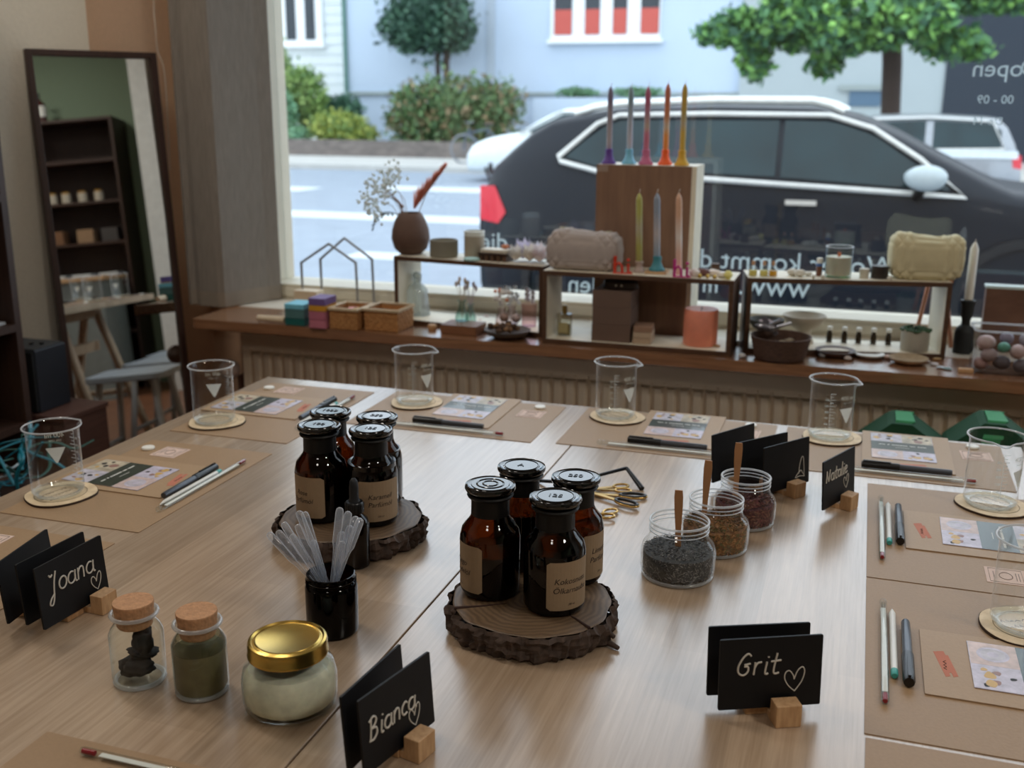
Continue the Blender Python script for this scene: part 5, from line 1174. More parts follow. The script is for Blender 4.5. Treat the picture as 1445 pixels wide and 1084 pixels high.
# ---- inside the left frame and on the sill before it
p = base(602, 444, r=.035); s = .036
t = thing('glass_carafe', 'clear glass bottle with a ball stopper inside the left display frame', 'bottle', (p.x+.014, 2.71, ZL+.0125))
SMK = glass('smoky_glass', (.72, .75, .72), (.40, .44, .42), power=1.5, milk=.22, em=.2)
MB().lathe([(0, 0), (s, 0), (s*.98, .01), (s*.80, .07), (s*.55, .084), (s*.30, .090), (s*.30, .098), (s*.45, .100)], 32).build('bottle_body', SMK, t); MB().ball((0, 0, .110), (.014, .014, .011)).build('stopper', SMK, t)
for i, (px, yy, hh, lab) in enumerate([(652, 2.615, .055, 'small pale green glass bud vase, left one on the wooden block'), (664, 2.66, .05, 'small grey-green glass bud vase, right one behind the wooden block')]):
    x = aty(px, 440, yy).x; t = thing('bud_vase', lab, 'vase', (x, yy, ZL+(.0245 if i == 0 else .0125))); s = .018 if i == 0 else .015
    BG = glass('aqua_glass', (.66, .80, .76), (.32, .46, .43), power=1.4)
    MB().lathe([(0, 0), (s, 0), (s*1.05, .006), (s*.9, .02), (s*.5, .032), (s*.42, hh-.006), (s*.75, hh)], 26).build('vase_body', BG, t)
    m = MB()
    for k in range(6): a = k*1.1; m.tube([(0, 0, .004), (.004*math.cos(a), .004*math.sin(a), hh), (.016*math.cos(a), .010*math.sin(a), hh+.04+.006*(k % 3))], .0007, 4); m.ball((.016*math.cos(a), .010*math.sin(a), hh+.042+.006*(k % 3)), (.0042, .0042, .008), 6, 5)
    tag(m.build('dried_sprig', mat('dried_sprig_%d' % i, ((206, 188, 170), (186, 170, 176))[i], .9), None, (x, yy, t.location.z+.001)), 'dried sprig in the %s bud vase' % ('pale green', 'grey-green')[i], 'dried flowers')
a, b = at(621, 471, ZL), at(672, 475, ZL); solo(MB().prism(rrect(b.x-a.x, .075, .002), 0, .0235), 'wooden_block', wood('block_brown', (112, 74, 50), (142, 98, 68), (3, 40, 40), .5), 'flat brown wooden block in front of the left display frame', 'block', ((a.x+b.x)/2, a.y+.040, ZL+.0003), -.04, None, bevel=.0015)
p = base(610, 466, r=.008); cylthing('wooden_ring', 'tiny round wooden box right of the woven baskets', 'box', p, [(0, 0), (.011, 0), (.012, .002), (.012, .012), (.010, .014), (0, .014)], BLOCKW)
for i, (px, py, col, lab) in enumerate([(677, 458, (206, 170, 156), 'rose quartz pebble'), (686, 452, (220, 190, 178), 'pale pink pebble'), (690, 470, (206, 204, 208), 'white pebble'), (760, 474, (214, 208, 216), 'lilac-white pebble')]):
    p = base(px, py, r=.008); solo(MB().ball((0, 0, .0072), (.009, .008, .007), amp=.08), 'pebble', mat('peb%d' % i, col, .35), lab+' on the sill near the shell bowl', 'pebble', tuple(p))
p = base(716, 481, r=.036); t = thing('shell_bowl', 'shallow dark bowl of brown pot-pourri in front of the left frame', 'bowl', tuple(p)); s = W2(p, 66)/2
MB().lathe([(0, 0), (s*.5, 0), (s*.9, .012), (s, .022), (s*.95, .022), (s*.5, .006), (0, .005)], 36).build('bowl_body', mat('dark_bowl', (88, 74, 62), .6), t)
rn = random.Random(12); m = MB()
for k in range(26): a = rn.uniform(0, 6.28); q_ = rn.uniform(0, s*.75); m.ball((q_*math.cos(a), q_*math.sin(a), .020+rn.uniform(0, .014)), (rn.uniform(.006, .011), rn.uniform(.006, .010), .007), 9, 6, rn.randrange(3), amp=.2, fr=4, sd=k)
tag(m.build('pot_pourri', [mat('pp1', (84, 62, 48), .9), mat('pp2', (136, 104, 76), .9), mat('pp3', (58, 44, 38), .9)], t), kind='stuff')
for i, (px, py, sz, col, lab) in enumerate([(712, 438, .012, (150, 122, 112), 'brown and rose decorative ball, left of the two'), (729, 430, .012, (172, 152, 150), 'grey-pink decorative ball, right of the two')]):
    x = aty(px, py, p.y+.008); m = MB(); m.ball((0, 0, 0), sz); o = solo(m, 'decorative_ball', mat('ball%d' % i, col, .5, noise=.5, scale=160), lab+' on the shell bowl', 'ball', (x.x, p.y+.006, ZL+.052))
for i, (px, yy, lab, col) in enumerate([(708, 2.635, 'small glass vase with white and orange dried flowers, inside the left frame', (228, 224, 220)), (722, 2.68, 'small clear glass vase with white dried flowers at the back of the left frame', (232, 234, 234))]):
    x = aty(px, 440, yy).x; t = thing('flower_vase', lab, 'vase', (x, yy, ZL+.0125)); s = .017
    MB().lathe([(0, 0), (s, 0), (s*1.05, .008), (s*.85, .03), (s*.55, .04), (s*.7, .05)], 26).build('vase_body', glass('rosy_glass', (.88, .80, .80), (.5, .42, .42), power=1.4), t)
    m = MB(); rn = random.Random(i)
    for k in range(14): m.ball((rn.uniform(-.018, .018), rn.uniform(-.012, .012), .055+rn.uniform(-.006, .045)), rn.uniform(.004, .008), 8, 6, 1 if k % 5 == 0 and i == 0 else 0)
    for k in range(5): m.tube([(0, 0, .003), (rn.uniform(-.012, .012), 0, .075)], .0008, 4)
    m.build('dried_blossoms', [mat('wb%d' % i, col, .8), mat('orange_bloom', (226, 140, 104), .8)], t)
x = aty(752, 440, 2.66).x; t = thing('ribbed_glass', 'pink ribbed glass with a white flower at the right end of the left frame', 'glass', (x-.012, 2.665, ZL+.0125))
MB().lathe([(0, 0), (.019, 0), (.021, .06)], 48, wob=lambda a, z: 1+.04*math.sin(16*a)).build('glass_body', glass('pink_glass', (.90, .72, .72), (.6, .42, .44), power=1.3), t)
m = MB()
for k in range(9): m.ball((.010*math.cos(k*2.1), .008*math.sin(k*2.1), .066+.004*k), .0065, 8, 6)
m.build('flower_head', mat('lilac_white', (224, 218, 228), .8), t)
# ---- on the middle frame
y2 = 2.53
QUILT = mat('grey_quilt', (172, 160, 154), .9, noise=.05, scale=60)
def pouch(label, x0, x1, yc, zb, h, d, m_, mode, zipc):
    t = thing('quilted_pouch', label, 'pouch', ((x0+x1)/2, yc, zb)); w_ = (x1-x0)/2; m = MB(); nu, nv = 150, 56; vs = []; fs = []
    for j in range(nv+1):
        ph = -PI/2+PI*j/nv
        for i in range(nu):
            a = 2*PI*i/nu; ca, sa = math.cos(a), math.sin(a); e = .34 if mode else .30; ez = .36 if mode else .45
            cp, spn = math.cos(ph), math.sin(ph); g = lambda v, q_: math.copysign(abs(v)**q_, v)
            fl_ = 1-.16*max(0, spn) if not mode else 1-.10*max(0, -spn)+.03*max(0, spn)
            X = w_*g(cp, ez)*g(ca, e)*(fl_); Y = d/2*g(cp, ez)*g(sa, e)*(1-.35*max(0, spn) if mode == 0 else 1-.55*max(0, spn)); Z_ = h/2*(1+g(spn, ez))
            q_ = .0048*min(abs(math.sin((X/.0125+Z_/.0125)*PI/2)), abs(math.sin((X/.0125-Z_/.0125)*PI/2)))**.7
            n_ = Vector((X/w_**2, Y/(d/2)**2, (Z_-h/2)/(h/2)**2)).normalized(); sag = -.006*math.sin(X/w_*3+1)*max(0, spn)
            vs.append((X+n_.x*q_, Y+n_.y*q_, max(0, Z_+n_.z*q_+sag)))
    for j in range(nv):
        for i in range(nu): i2 = (i+1) % nu; fs.append((j*nu+i, j*nu+i2, (j+1)*nu+i2, (j+1)*nu+i))
    m.add(vs, fs, 0, True); m.build('pouch_body', m_, t)
    zp = MB(); zp.tube([(w_*.72*k/6, 0, h-.0015-.006*math.sin(k/6*.72*3+1)*1) for k in range(-6, 7)], .0028, 6); zp.build('zip', mat(zipc[0], zipc[1], .5), t); return t
a, b = aty(769, 378, y2+.02), aty(870, 382, y2+.02)
pouch('grey quilted zip pouch on the middle display frame', a.x, b.x, y2+.062, ZT, .097, .085, QUILT, 0, ('khaki_zip', (172, 166, 140)))
def hi(px0, px1, label, col, dy):
    a, b = aty(px0, 384, y2+dy), aty(px1, 384, y2+dy); H = .042; w_ = (b.x-a.x)
    t = thing('word_ornament', label, 'ornament', (a.x, y2+dy, ZT)); r = .0034
    m = MB(); m.box(0, r*1.8, -.005, .005, 0, H); m.tube([(r, 0, H*.42), (w_*.28, 0, H*.62), (w_*.44, 0, H*.42), (w_*.46, 0, 0)], r, 8); m.build('letter_h', mat('orn_%d' % col[0], col, .4), t)
    m = MB(); x = w_*.78; m.tube([(x, 0, H*.58), (x, 0, .004), (x+w_*.16, 0, .003)], r, 8); m.ball((x, 0, H*.80), r*1.25); m.build('letter_i', mat('orn_%d' % col[0], col, .4), t)
    MB().box(0, w_, -.006, .006, -.0002, .002).build('foot', mat('orn_%d' % col[0], col, .4), t)
hi(866, 892, 'orange-red letters "hi" between the grey pouch and the candles', (206, 60, 36), .020)
hi(950, 975, 'magenta letters "hi" in front of the peach candle', (186, 44, 128), .012)
def gradm(name, stops):    # dip-dyed wax: colour by height
    if name in MC: return MC[name]
    m, nt, out = newmat(name); L = nt.links.new; b = N(nt, 'ShaderNodeBsdfPrincipled', Roughness=.45); tc = N(nt, 'ShaderNodeTexCoord'); sx = N(nt, 'ShaderNodeSeparateXYZ'); L(tc.outputs['Object'], sx.inputs[0])
    mr_ = N(nt, 'ShaderNodeMapRange'); mr_.inputs['From Min'].default_value = 0; mr_.inputs['From Max'].default_value = .18; L(sx.outputs['Z'], mr_.inputs['Value'])
    cr = N(nt, 'ShaderNodeValToRGB'); els = cr.color_ramp.elements
    for i, (p_, c_) in enumerate(stops):
        e = els[i] if i < 2 else els.new(p_); e.position = p_; e.color = (*lin(c_), 1)
    L(mr_.outputs[0], cr.inputs[0]); L(cr.outputs[0], b.inputs['Base Color']); L(b.outputs[0], out.inputs[0]); MC[name] = m; return m
def taper(name, label, x, y, z, H, r, cone, ccol, stops, lean=0):
    t = thing(name, label, 'candle', (x, y, z)); m = MB()
    if cone: cr_, ch = cone; m.lathe([(0, 0), (cr_, 0), (cr_*1.0, .004), (cr_*.72, ch*.28), (cr_*.50, ch*.62), (r*1.35, ch), (r, ch+.002)], 32); m.build('cone_holder', mat('cone_%d_%d_%d' % ccol, ccol, .55), t)
    z0 = cone[1]*.9 if cone else 0; m = MB(); M_ = Matrix.Rotation(lean, 4, 'Y'); m.lathe([(0, z0), (r, z0), (r*.98, H*.90), (r*.86, H*.94), (r*.35, H*.985), (0, H)], 20, 0, M_)
    m.build('candle_stick', gradm('wax_'+label.split()[0]+str(int(H*1000)), stops), t)
    m = MB(); m.tube([(0, 0, H-.004), (.001, 0, H+.004), (.003, 0, H+.009)], .0008, 5, 0, M_); m.build('wick', mat('wick', (210, 200, 190), .8), t)
# tall wooden pedestal box behind the middle frame
yb = 2.69; a, b = aty(842, 232, yb), aty(977, 232, yb); zt_ = a.z
t = thing('tall_box', 'tall brown wooden box with white side standing behind the middle frame', 'box', (a.x, yb, ZL+.0003))
PEDW = wood('pedestal_wood', (120, 90, 72), (142, 110, 88), (16, 16, 1.5), .55)
H_ = zt_-ZL; w_ = b.x-a.x; MB().box(0, w_, 0, .006, 0, H_-.001).build('front_board', PEDW, t); MB().box(w_-.0, w_+.012, 0, .125, 0, H_).build('side_board', CREAM, t); MB().box(0, .010, .006, .125, 0, H_).build('side_board', PEDW, t)
MB().box(.01, w_, .006, .125, H_-.012, H_).build('top_board', CREAM, t); MB().box(.004, .030, -.0008, 0, H_-.018, H_-.003).build('sticker', mat('grey_sticker', (150, 130, 118), .6), t)
MB().box(.01, w_, .119, .125, 0, H_-.012).build('back_board', PEDW, t)
cols5 = [('purple', 862, 122, (96, 62, 150), [(0, (120, 90, 150)), (.32, (176, 168, 176)), (.75, (150, 142, 152)), (.86, (120, 112, 136))]),
         ('turquoise', 891, 122, (118, 186, 212), [(0, (150, 190, 214)), (.32, (186, 188, 200)), (.75, (150, 164, 176)), (.86, (126, 150, 160))]),
         ('pink', 915, 122, (196, 108, 146), [(0, (196, 110, 142)), (.42, (196, 118, 142)), (.52, (190, 170, 160)), (.72, (170, 120, 140)), (.86, (172, 92, 122))]),
         ('orange', 943, 118, (240, 96, 34), [(0, (240, 120, 50)), (.40, (226, 150, 80)), (.52, (206, 184, 160)), (.66, (196, 130, 92)), (.86, (190, 110, 84))]),
         ('yellow', 967, 118, (214, 168, 50), [(0, (206, 166, 60)), (.44, (206, 172, 80)), (.56, (186, 170, 140)), (.70, (176, 156, 90)), (.86, (186, 152, 60))])]
for i, (nm, px, pyt, cc, st) in enumerate(cols5):
    yy = yb+.028+(.012 if i % 2 else 0); tp_ = aty(px, pyt, yy); taper('cone_candle', '%s dip-dyed taper candle in a %s cone on top of the tall box' % (nm, nm), tp_.x, yy, zt_+.0008, tp_.z-zt_, .0072, (.0185, .036), cc, st)
yy = y2+.055
for nm, px, pyt, py0, cone, cc, st, zc in (('lime', 902, 272, 380, (.014, .026), (176, 156, 146), [(0, (150, 140, 90)), (.35, (164, 160, 84)), (.6, (176, 168, 140)), (.8, (172, 170, 92))], 0), ('blue-white', 927, 272, 377, (.020, .034), (60, 130, 142), [(0, (100, 140, 160)), (.3, (150, 160, 172)), (.5, (184, 176, 178)), (.8, (140, 150, 166))], .0065), ('peach-white', 958, 272, 382, None, None, [(0, (226, 170, 160)), (.3, (222, 186, 168)), (.5, (224, 214, 206)), (.8, (212, 168, 140))], 0)):
    tp_ = aty(px, pyt, yy); x = aty(px, py0, yy).x
    taper('taper_candle', {'lime': 'lime green taper candle in a pinkish cone', 'blue-white': 'blue-white taper candle in a teal cone', 'peach-white': 'peach-white taper candle'}[nm]+' on the middle frame', x, yy, ZT+zc, tp_.z-ZT-zc, .0080, cone, cc, st, (tp_.x-x)/.2)
x = aty(927, 377, yy).x; solo(MB().box(-.026, .026, -.022, .022, 0, .006), 'wood_tile', BLOCKW, 'small square wooden tile under the teal-coned candle', 'tile', (x, yy, ZT), 0, None, bevel=.001)
# trinkets at the right end of the middle frame
for i, (px, dy, col, lab, sz) in enumerate([(980, .03, (232, 220, 212), 'cream shell-shaped wax piece', (.013, .012, .010)), (992, .05, (104, 62, 56), 'dark red-brown wax piece', (.018, .012, .009)), (1006, .06, (226, 212, 198), 'ivory wax leaf', (.020, .012, .008)), (1020, .035, (230, 222, 210), 'cream wax piece', (.014, .010, .007)), (988, .016, (196, 164, 82), 'left gold bead', (.005, .005, .005)), (999, .014, (204, 172, 92), 'middle gold bead', (.005, .005, .005)), (1009, .014, (196, 164, 82), 'right gold bead', (.005, .005, .005)), (1028, .02, (232, 222, 130), 'pale yellow wax piece', (.010, .012, .010))]):
    x = aty(px, 382, y2+dy).x; solo(MB().ball((0, 0, sz[2]), sz, amp=.12, fr=4, sd=i), 'wax_piece' if 'bead' not in lab else 'gold_bead', mat('tr%d' % i, col, .4, .7 if 'gold' in lab else 0), lab+' at the right end of the middle frame', 'wax piece' if 'bead' not in lab else 'bead', (x, y2+dy, ZT))
x = aty(1010, 366, y2+.09).x; solo(MB().box(-.010, .010, -.008, .008, 0, .026), 'small_block', CRATEWOOD, 'small brown wooden cube behind the wax pieces on the middle frame', 'block', (x, y2+.09, ZT), .2, None, bevel=.001)
# ---- inside the middle frame
x = aty(797, 466, y2+.06).x; t = thing('diffuser_bottle', 'small square clear bottle with gold cap inside the middle frame', 'bottle', (x, y2+.055, B2))
MB().prism(rrect(.036, .022, .003), 0, .056).build('bottle_body', glass('amberish_clear', (.86, .84, .76), (.5, .48, .42), power=1.4), t, bevel=.001); MB().prism(rrect(.029, .016, .002), .002, .030).build('liquid', mat('khaki_liquid', (150, 138, 92), .3), t); MB().cyl(.0065, .056, .078, 16).build('cap', mat('gold_cap', (150, 124, 66), .35, .7), t)
MB().box(-.012, .012, -.0116, -.0112, .008, .034).build('label', mat('khaki_label', (176, 164, 120), .7), t)
a, b = aty(834, 484, y2+.012), aty(888, 486, y2+.012); zz = B2
BX = mat('taupe_card', (104, 82, 70), .75, noise=.04)
for i, nm in enumerate(('bottom', 'middle', 'top')):
    solo(MB().box(0, b.x-a.x, 0, .10, 0, .0425), 'card_box', BX, '%s one of three stacked taupe card boxes in the middle frame' % nm, 'box', (a.x+(.001 if i == 1 else 0), y2+.014, zz), 0, None, bevel=.0008); zz += .0428
p = Vector(((a.x+b.x)/2+.012, y2+.06, zz)); t = thing('dark_tin', 'dark oval tin with two pale spots on top of the stacked taupe boxes', 'tin', tuple(p)); MB().lathe([(0, 0), (.040, 0), (.044, .003), (.044, .016), (.040, .020), (0, .021)], 36, sy=.6).build('tin_body', mat('dark_tin', (54, 42, 36), .5), t)
for dx in (-.006, .008): MB().ball((dx, -.0265, .011), (.003, .0008, .003), 10, 6).build('spot', CREAM, t)
a, b = aty(892, 486, y2+.02), aty(918, 487, y2+.02); zz = B2
for i, (nm, c_) in enumerate((('bottom', (176, 152, 128)), ('second', (186, 164, 140)), ('top', (150, 118, 96)))):
    solo(MB().prism(rrect(b.x-a.x, .06, .004), 0, .014), 'soap_bar', mat('sb%d' % i, c_, .6), '%s soap bar of the small stack beside the taupe boxes' % nm, 'soap', ((a.x+b.x)/2, y2+.045, zz), .05*i, None, bevel=.0015); zz += .0143
p = aty(986, 488, y2+.05); s = W2(p, 48)/2
t = thing('pillar_candle', 'thick coral-orange pillar candle inside the middle frame', 'candle', (p.x, y2+.065, B2)); MB().lathe([(0, 0), (s*.98, 0), (s, .003), (s, .086), (s*.95, .089), (s*.6, .088), (s*.3, .085), (0, .084)], 40).build('candle_body', mat('coral_wax', (226, 140, 114), .45, noise=.12, scale=25, sss=.15), t); MB().tube([(0, 0, .083), (.001, 0, .094)], .001, 5).build('wick', BLACKP, t)
x = aty(1014, 480, y2+.05).x; solo(MB().box(-.012, .006, -.006, .006, 0, .004), 'wood_chip', BLOCKW, 'small wood chip right of the coral pillar candle', 'wood chip', (x-.002, y2+.05, B2))
# ---- on the right frame
A3, B3 = Vector(c3a), Vector(c3b); D3 = (B3-A3).normalized(); N3_ = Vector((-D3.y, D3.x))
def top3(px, dy=.05, py=385, z=ZT):
    for k in range(200):
        q_ = A3+(B3-A3)*(k/199)+N3_*dy
        if aty(px, py, q_.y).x <= q_.x: return Vector((q_.x, q_.y, z))
    q_ = B3+N3_*dy; return Vector((q_.x, q_.y, z))
for i, (px, col, nm) in enumerate([(1062, (.92, .84, .50), 'pale yellow'), (1077, (.92, .86, .56), 'light yellow'), (1090, (.90, .62, .12), 'golden yellow')]):
    p = top3(px, .035); t = thing('oil_bottle', nm+' little oil bottle with cork on the right display frame', 'bottle', tuple(p))
    MB().lathe([(0, 0), (.0095, 0), (.0105, .002), (.0105, .017), (.007, .022), (.004, .024), (.004, .029), (.0052, .030)], 22).build('bottle_body', CLEAR, t); MB().lathe([(0, .001), (.0095, .001), (.0095, .014), (0, .014)], 20).build('oil', mat('oil_%d' % i, [(226, 206, 110), (230, 212, 120), (222, 162, 40)][i], .2, trans=.3), t); MB().cyl(.0042, .026, .036, 12).build('cork_stopper', CORK, t)
for i, (px, dy, s_, lab) in enumerate([(1117, .05, (.013, .011, .009), 'white rounded stone, left one'), (1129, .035, (.015, .011, .009), 'white rounded stone, middle one'), (1140, .05, (.009, .008, .006), 'white rounded stone, right one'), (1148, .012, (.005, .005, .005), 'tiny white bead left of the glass candle'), (1160, .012, (.005, .005, .005), 'tiny white bead beside the glass candle'), (1256, .012, (.006, .006, .005), 'tiny white bead before the cream pouch')]):
    p = top3(px, dy); solo(MB().ball((0, 0, s_[2]), s_, amp=.08, sd=i), 'white_stone' if i < 3 else 'white_bead', mat('stone_white', (216, 212, 200), .6), lab+' on the right frame', 'stone' if i < 3 else 'bead', tuple(p))
p = top3(1155, .055); t = thing('roll_on_bottle', 'small brown bottle with blue band and white cap on the right frame', 'bottle', tuple(p)); MB().cyl(.0075, 0, .024, 18).build('bottle_body', mat('brown_vial', (110, 72, 54), .3), t); MB().cyl(.0078, .024, .031, 18).build('blue_band', mat('blue_band', (70, 110, 170), .5), t); MB().cyl(.0072, .031, .044, 18).build('cap', WHITE, t)
p = top3(1182, .045); s = W2(p, 37)/2; t = thing('glass_candle', 'white candle in a clear glass tumbler on the right frame', 'candle', tuple(p))
MB().lathe([(0, 0), (s*.96, 0), (s, .003), (s*1.02, .074)], 36).build('glass_body', glass('frost_clear', (.90, .92, .90), (.5, .54, .52), power=1.3), t); MB().tube([(s*1.02*math.cos(a*PI/16), s*1.02*math.sin(a*PI/16), .074) for a in range(32)], .0012, 6, closed=True).build('rim', RIMG, t)
MB().lathe([(0, .006), (s*.90, .006), (s*.93, .05), (0, .0505)], 32).build('wax', mat('white_wax', (214, 210, 194), .5, sss=.2), t); MB().box(-.004, .004, -.001, .001, .050, .060).build('wooden_wick', mat('orange_wick', (214, 120, 76), .6), t)
p = top3(1219, .045); cylthing('mini_jar', 'mini jar with white lid between the glass candle and the dark glass', 'jar', p, [(0, 0), (.0105, 0), (.011, .012), (.012, .0125), (.012, .022), (0, .023)], mat('mini_jar', (206, 200, 184), .5))
p = top3(1240, .045); s = W2(p, 24)/2; t = thing('dark_candle_glass', 'small black candle glass left of the cream pouch', 'candle', tuple(p)); MB().lathe([(0, 0), (s*.95, 0), (s, .002), (s, .030), (s*.9, .030), (0, .028)], 28).build('black_wax', mat('black_wax', (36, 26, 26), .4), t); MB().lathe([(s*1.02, .001), (s*1.02, .044)], 28).build('glass_body', CLEAR, t)
p0, p1 = top3(1252, .055, 392), top3(1352, .055, 392); yc_ = (p0.y+p1.y)/2+.006; x1 = aty(1357, 380, yc_).x
o = pouch('cream quilted zip pouch on the right display frame', p0.x, x1, yc_, ZT, .104, .080, mat('cream_quilt', (206, 196, 160), .9, noise=.05, scale=60), 1, ('white_zip', (230, 228, 214))); o.rotation_euler.z = math.atan2(D3.y, D3.x)*.8
# ---- under and before the right frame
IB = lambda px, py, dy: top3(px, dy, py, B2)
def pedestal(px, dy, wpx, H, label, mt, py=470, r=.4, z=B2):
    p = top3(px, dy, py, z); s = W2(p, wpx)/2; t = thing('footed_bowl', label, 'bowl', tuple(p)); MB().lathe([(0, 0), (s*r, 0), (s*r*.95, .006), (s*r*.7, .014), (s*r*.7, H*.45), (s*.75, H*.66), (s*.98, H*.9), (s, H), (s*.93, H), (s*.7, H*.74), (0, H*.6)], 40).build('bowl_body', mt, t); return p, s
p, s = pedestal(1080, .06, 50, .062, 'dark grey footed bowl of pink stones at the left of the right frame', mat('dark_grey_clay', (84, 86, 82), .7))
for i in range(5): a = i*1.3; solo(MB().ball((0, 0, 0), (.008, .007, .005), amp=.1, sd=i), 'pink_stone', mat('pink_stone', (196, 166, 166), .5), 'small pink stone lying in the dark grey footed bowl', 'stone', (p.x+.014*math.cos(a), p.y+.012*math.sin(a), p.z+.053), a, 'pink stones in the grey bowl')
pedestal(1133, .085, 60, .070, 'pale cream footed bowl under the right frame', mat('pale_clay', (196, 186, 168), .6), r=.5)
p = base(1100, 511, r=.055); s = W2(p, 82)/2
t = thing('dark_basket', 'dark brown round basket with silver scoops before the right frame', 'basket', (p.x, p.y-.018, ZL+.0003)); m = MB(); prof = [(0, .002), (s*.82, .002)]
for i in range(12): prof.append((s*(.84+.16*i/11)+(.0014 if i % 2 else 0), .004+.052*i/11))
m.lathe(prof+[(s*.95, .056), (s*.80, .006)], 48); m.build('basket_body', wood('dark_wicker', (62, 42, 34), (96, 68, 52), (30, 30, 160), .7, bump=.6), t)
rn = random.Random(9); m = MB()
for k in range(30): a = rn.uniform(0, 6.28); q_ = rn.uniform(0, s*.75); m.ball((q_*math.cos(a), q_*math.sin(a), .034+rn.uniform(0, .010)), (.010, .007, .004), 8, 5, k % 2, amp=.15, sd=k)
tag(m.build('loose_filling', [mat('fil1', (92, 76, 62), .8), mat('fil2', (150, 136, 112), .8)], t), kind='stuff')
SIL = mat('silver_scoop', (176, 176, 184), .3, .85)
for i, (dx, dy, rz_, lab) in enumerate([(-.045, -.012, .5, 'left silver scoop in the dark basket'), (-.026, -.025, .2, 'front silver scoop in the dark basket')]):
    t = thing('metal_scoop', lab, 'scoop', (p.x+dx, p.y+dy, ZL+.066), rz_); MB().lathe([(0, 0), (.012, .001), (.017, .007), (.018, .012)], 24).build('bowl', SIL, t); MB().tube([(.016, 0, .011), (.05, .008, .020)], .0024, 6, flat=2).build('handle', SIL, t)
t = thing('spatula_handle', 'flat grey handle sticking out of the dark basket', 'spatula', (p.x-.012, p.y+.008, ZL+.052)); MB().prism([(-.005, 0), (.005, 0), (.006, .052), (-.006, .052)], -.0015, .0015, 0, T(rx=PI/2, ry=-.7)).build('handle', mat('grey_handle', (104, 100, 108), .5), t)
v0 = None
for i, px in enumerate((1169, 1190, 1210, 1231, 1252)):
    q_ = base(px, 490+i, r=.007); lab = ['leftmost', 'second from left', 'middle', 'fourth from left', 'rightmost'][i]+' of five slim dark vials with white caps'
    if v0 is None:
        v0 = thing('oil_vial', lab, 'vial', tuple(q_), 0, 'dark vials under the right frame'); MB().lathe([(0, 0), (.0068, 0), (.0072, .002), (.0072, .034), (.0052, .038), (.0052, .044)], 20).build('vial_body', mat('brown_vial_dark', (46, 34, 18), .15, coat=.5), v0); MB().cyl(.0066, .043, .052, 18).build('cap', WHITE, v0)
    else: dup(v0, lab, tuple(q_))
p = base(1178, 506, r=.028); s = W2(p, 55)/2; cylthing('dark_dish', 'dark brown shallow dish in front of the slim vials', 'dish', p, [(0, 0), (s*.6, 0), (s*.95, .010), (s, .016), (s*.93, .016), (s*.55, .005), (0, .004)], mat('dark_dish', (82, 62, 54), .5))
p = base(1226, 507, r=.02); s = W2(p, 42)/2; t = thing('white_dish', 'small white dish on a dark foot in front of the slim vials', 'dish', tuple(p)); MB().lathe([(0, 0), (s*.8, 0), (s*.85, .005), (0, .005)], 30).build('foot', DARKWOOD, t); MB().lathe([(0, .005), (s*.9, .0055), (s, .010), (s*.93, .011), (s*.5, .008), (0, .008)], 34).build('dish_body', mat('white_glaze', (222, 224, 218), .4), t)
p = base(1281, 516, r=.026); s = W2(p, 54)/2; cylthing('stone_dish', 'beige stoneware dish at the right end of the frame', 'dish', p, [(0, 0), (s*.55, 0), (s*.93, .008), (s, .014), (s*.95, .015), (s*.6, .007), (0, .006)], mat('beige_stoneware', (168, 148, 120), .6, noise=.15, scale=80))
p = top3(1291, .035, 480, B2); s = W2(p, 38)/2; t = thing('succulent_pot', 'pale grey pot with dark green succulent under the right frame', 'plant', tuple(p))
MB().lathe([(0, 0), (s*.93, 0), (s, .004), (s, .052), (s*.93, .052), (s*.9, .044), (0, .044)], 36).build('pot', mat('pale_grey_pot', (172, 168, 156), .7), t); m = MB(); rn = random.Random(4)
for k in range(110):
    a = rn.uniform(0, 6.28); q_ = s*1.05*math.sqrt(rn.random()); m.ball((q_*math.cos(a), q_*math.sin(a), .050+rn.uniform(0, .012)*(1.2-q_/s)), (.0042, .0042, .0030), 6, 5, k % 2)
m.build('succulent_leaves', [mat('succ1', (40, 74, 46), .6), mat('succ2', (56, 92, 58), .6)], t)
for i, (px, py, col) in enumerate([(1306, 512, (206, 204, 206)), (1318, 516, (214, 214, 222)), (1327, 521, (196, 210, 222)), (1337, 523, (140, 168, 176)), (1322, 509, (176, 146, 100))]):
    p = base(px, py, r=.006); solo(MB().ball((0, 0, .003), (.010, .007, .003), amp=.12, sd=i), 'flat_stone', mat('fs%d' % i, col, .4), ['grey-white', 'lilac-white', 'pale blue', 'blue-grey', 'amber'][i]+' flat polished stone at the right front of the sill', 'stone', tuple(p))
# easel legs behind the right frame, leaning on the window
COP = mat('copper_wood', (196, 134, 100), .5); t = thing('mini_easel', 'small copper-coloured wooden easel behind the right frame', 'easel', (aty(1318, 448, 2.835).x, 2.80, ZL+.0003))
ox, oz = t.location.x, t.location.z
for a, b in (((1292, 452), (1312, 394)), ((1310, 452), (1334, 385)), ((1346, 452), (1334, 385))):
    P1, P2 = aty(*a, 2.82), aty(*b, 2.84); MB().tube([(P1.x-ox, .015, 0), (P2.x-ox, .035, P2.z-oz)], .0052, 4).build('leg', COP, t)
a = aty(1334, 385, 2.84); MB().cbox((a.x-ox-.01, .034, a.z-oz-.02), (.06, .008, .01)).build('crossbar', COP, t)
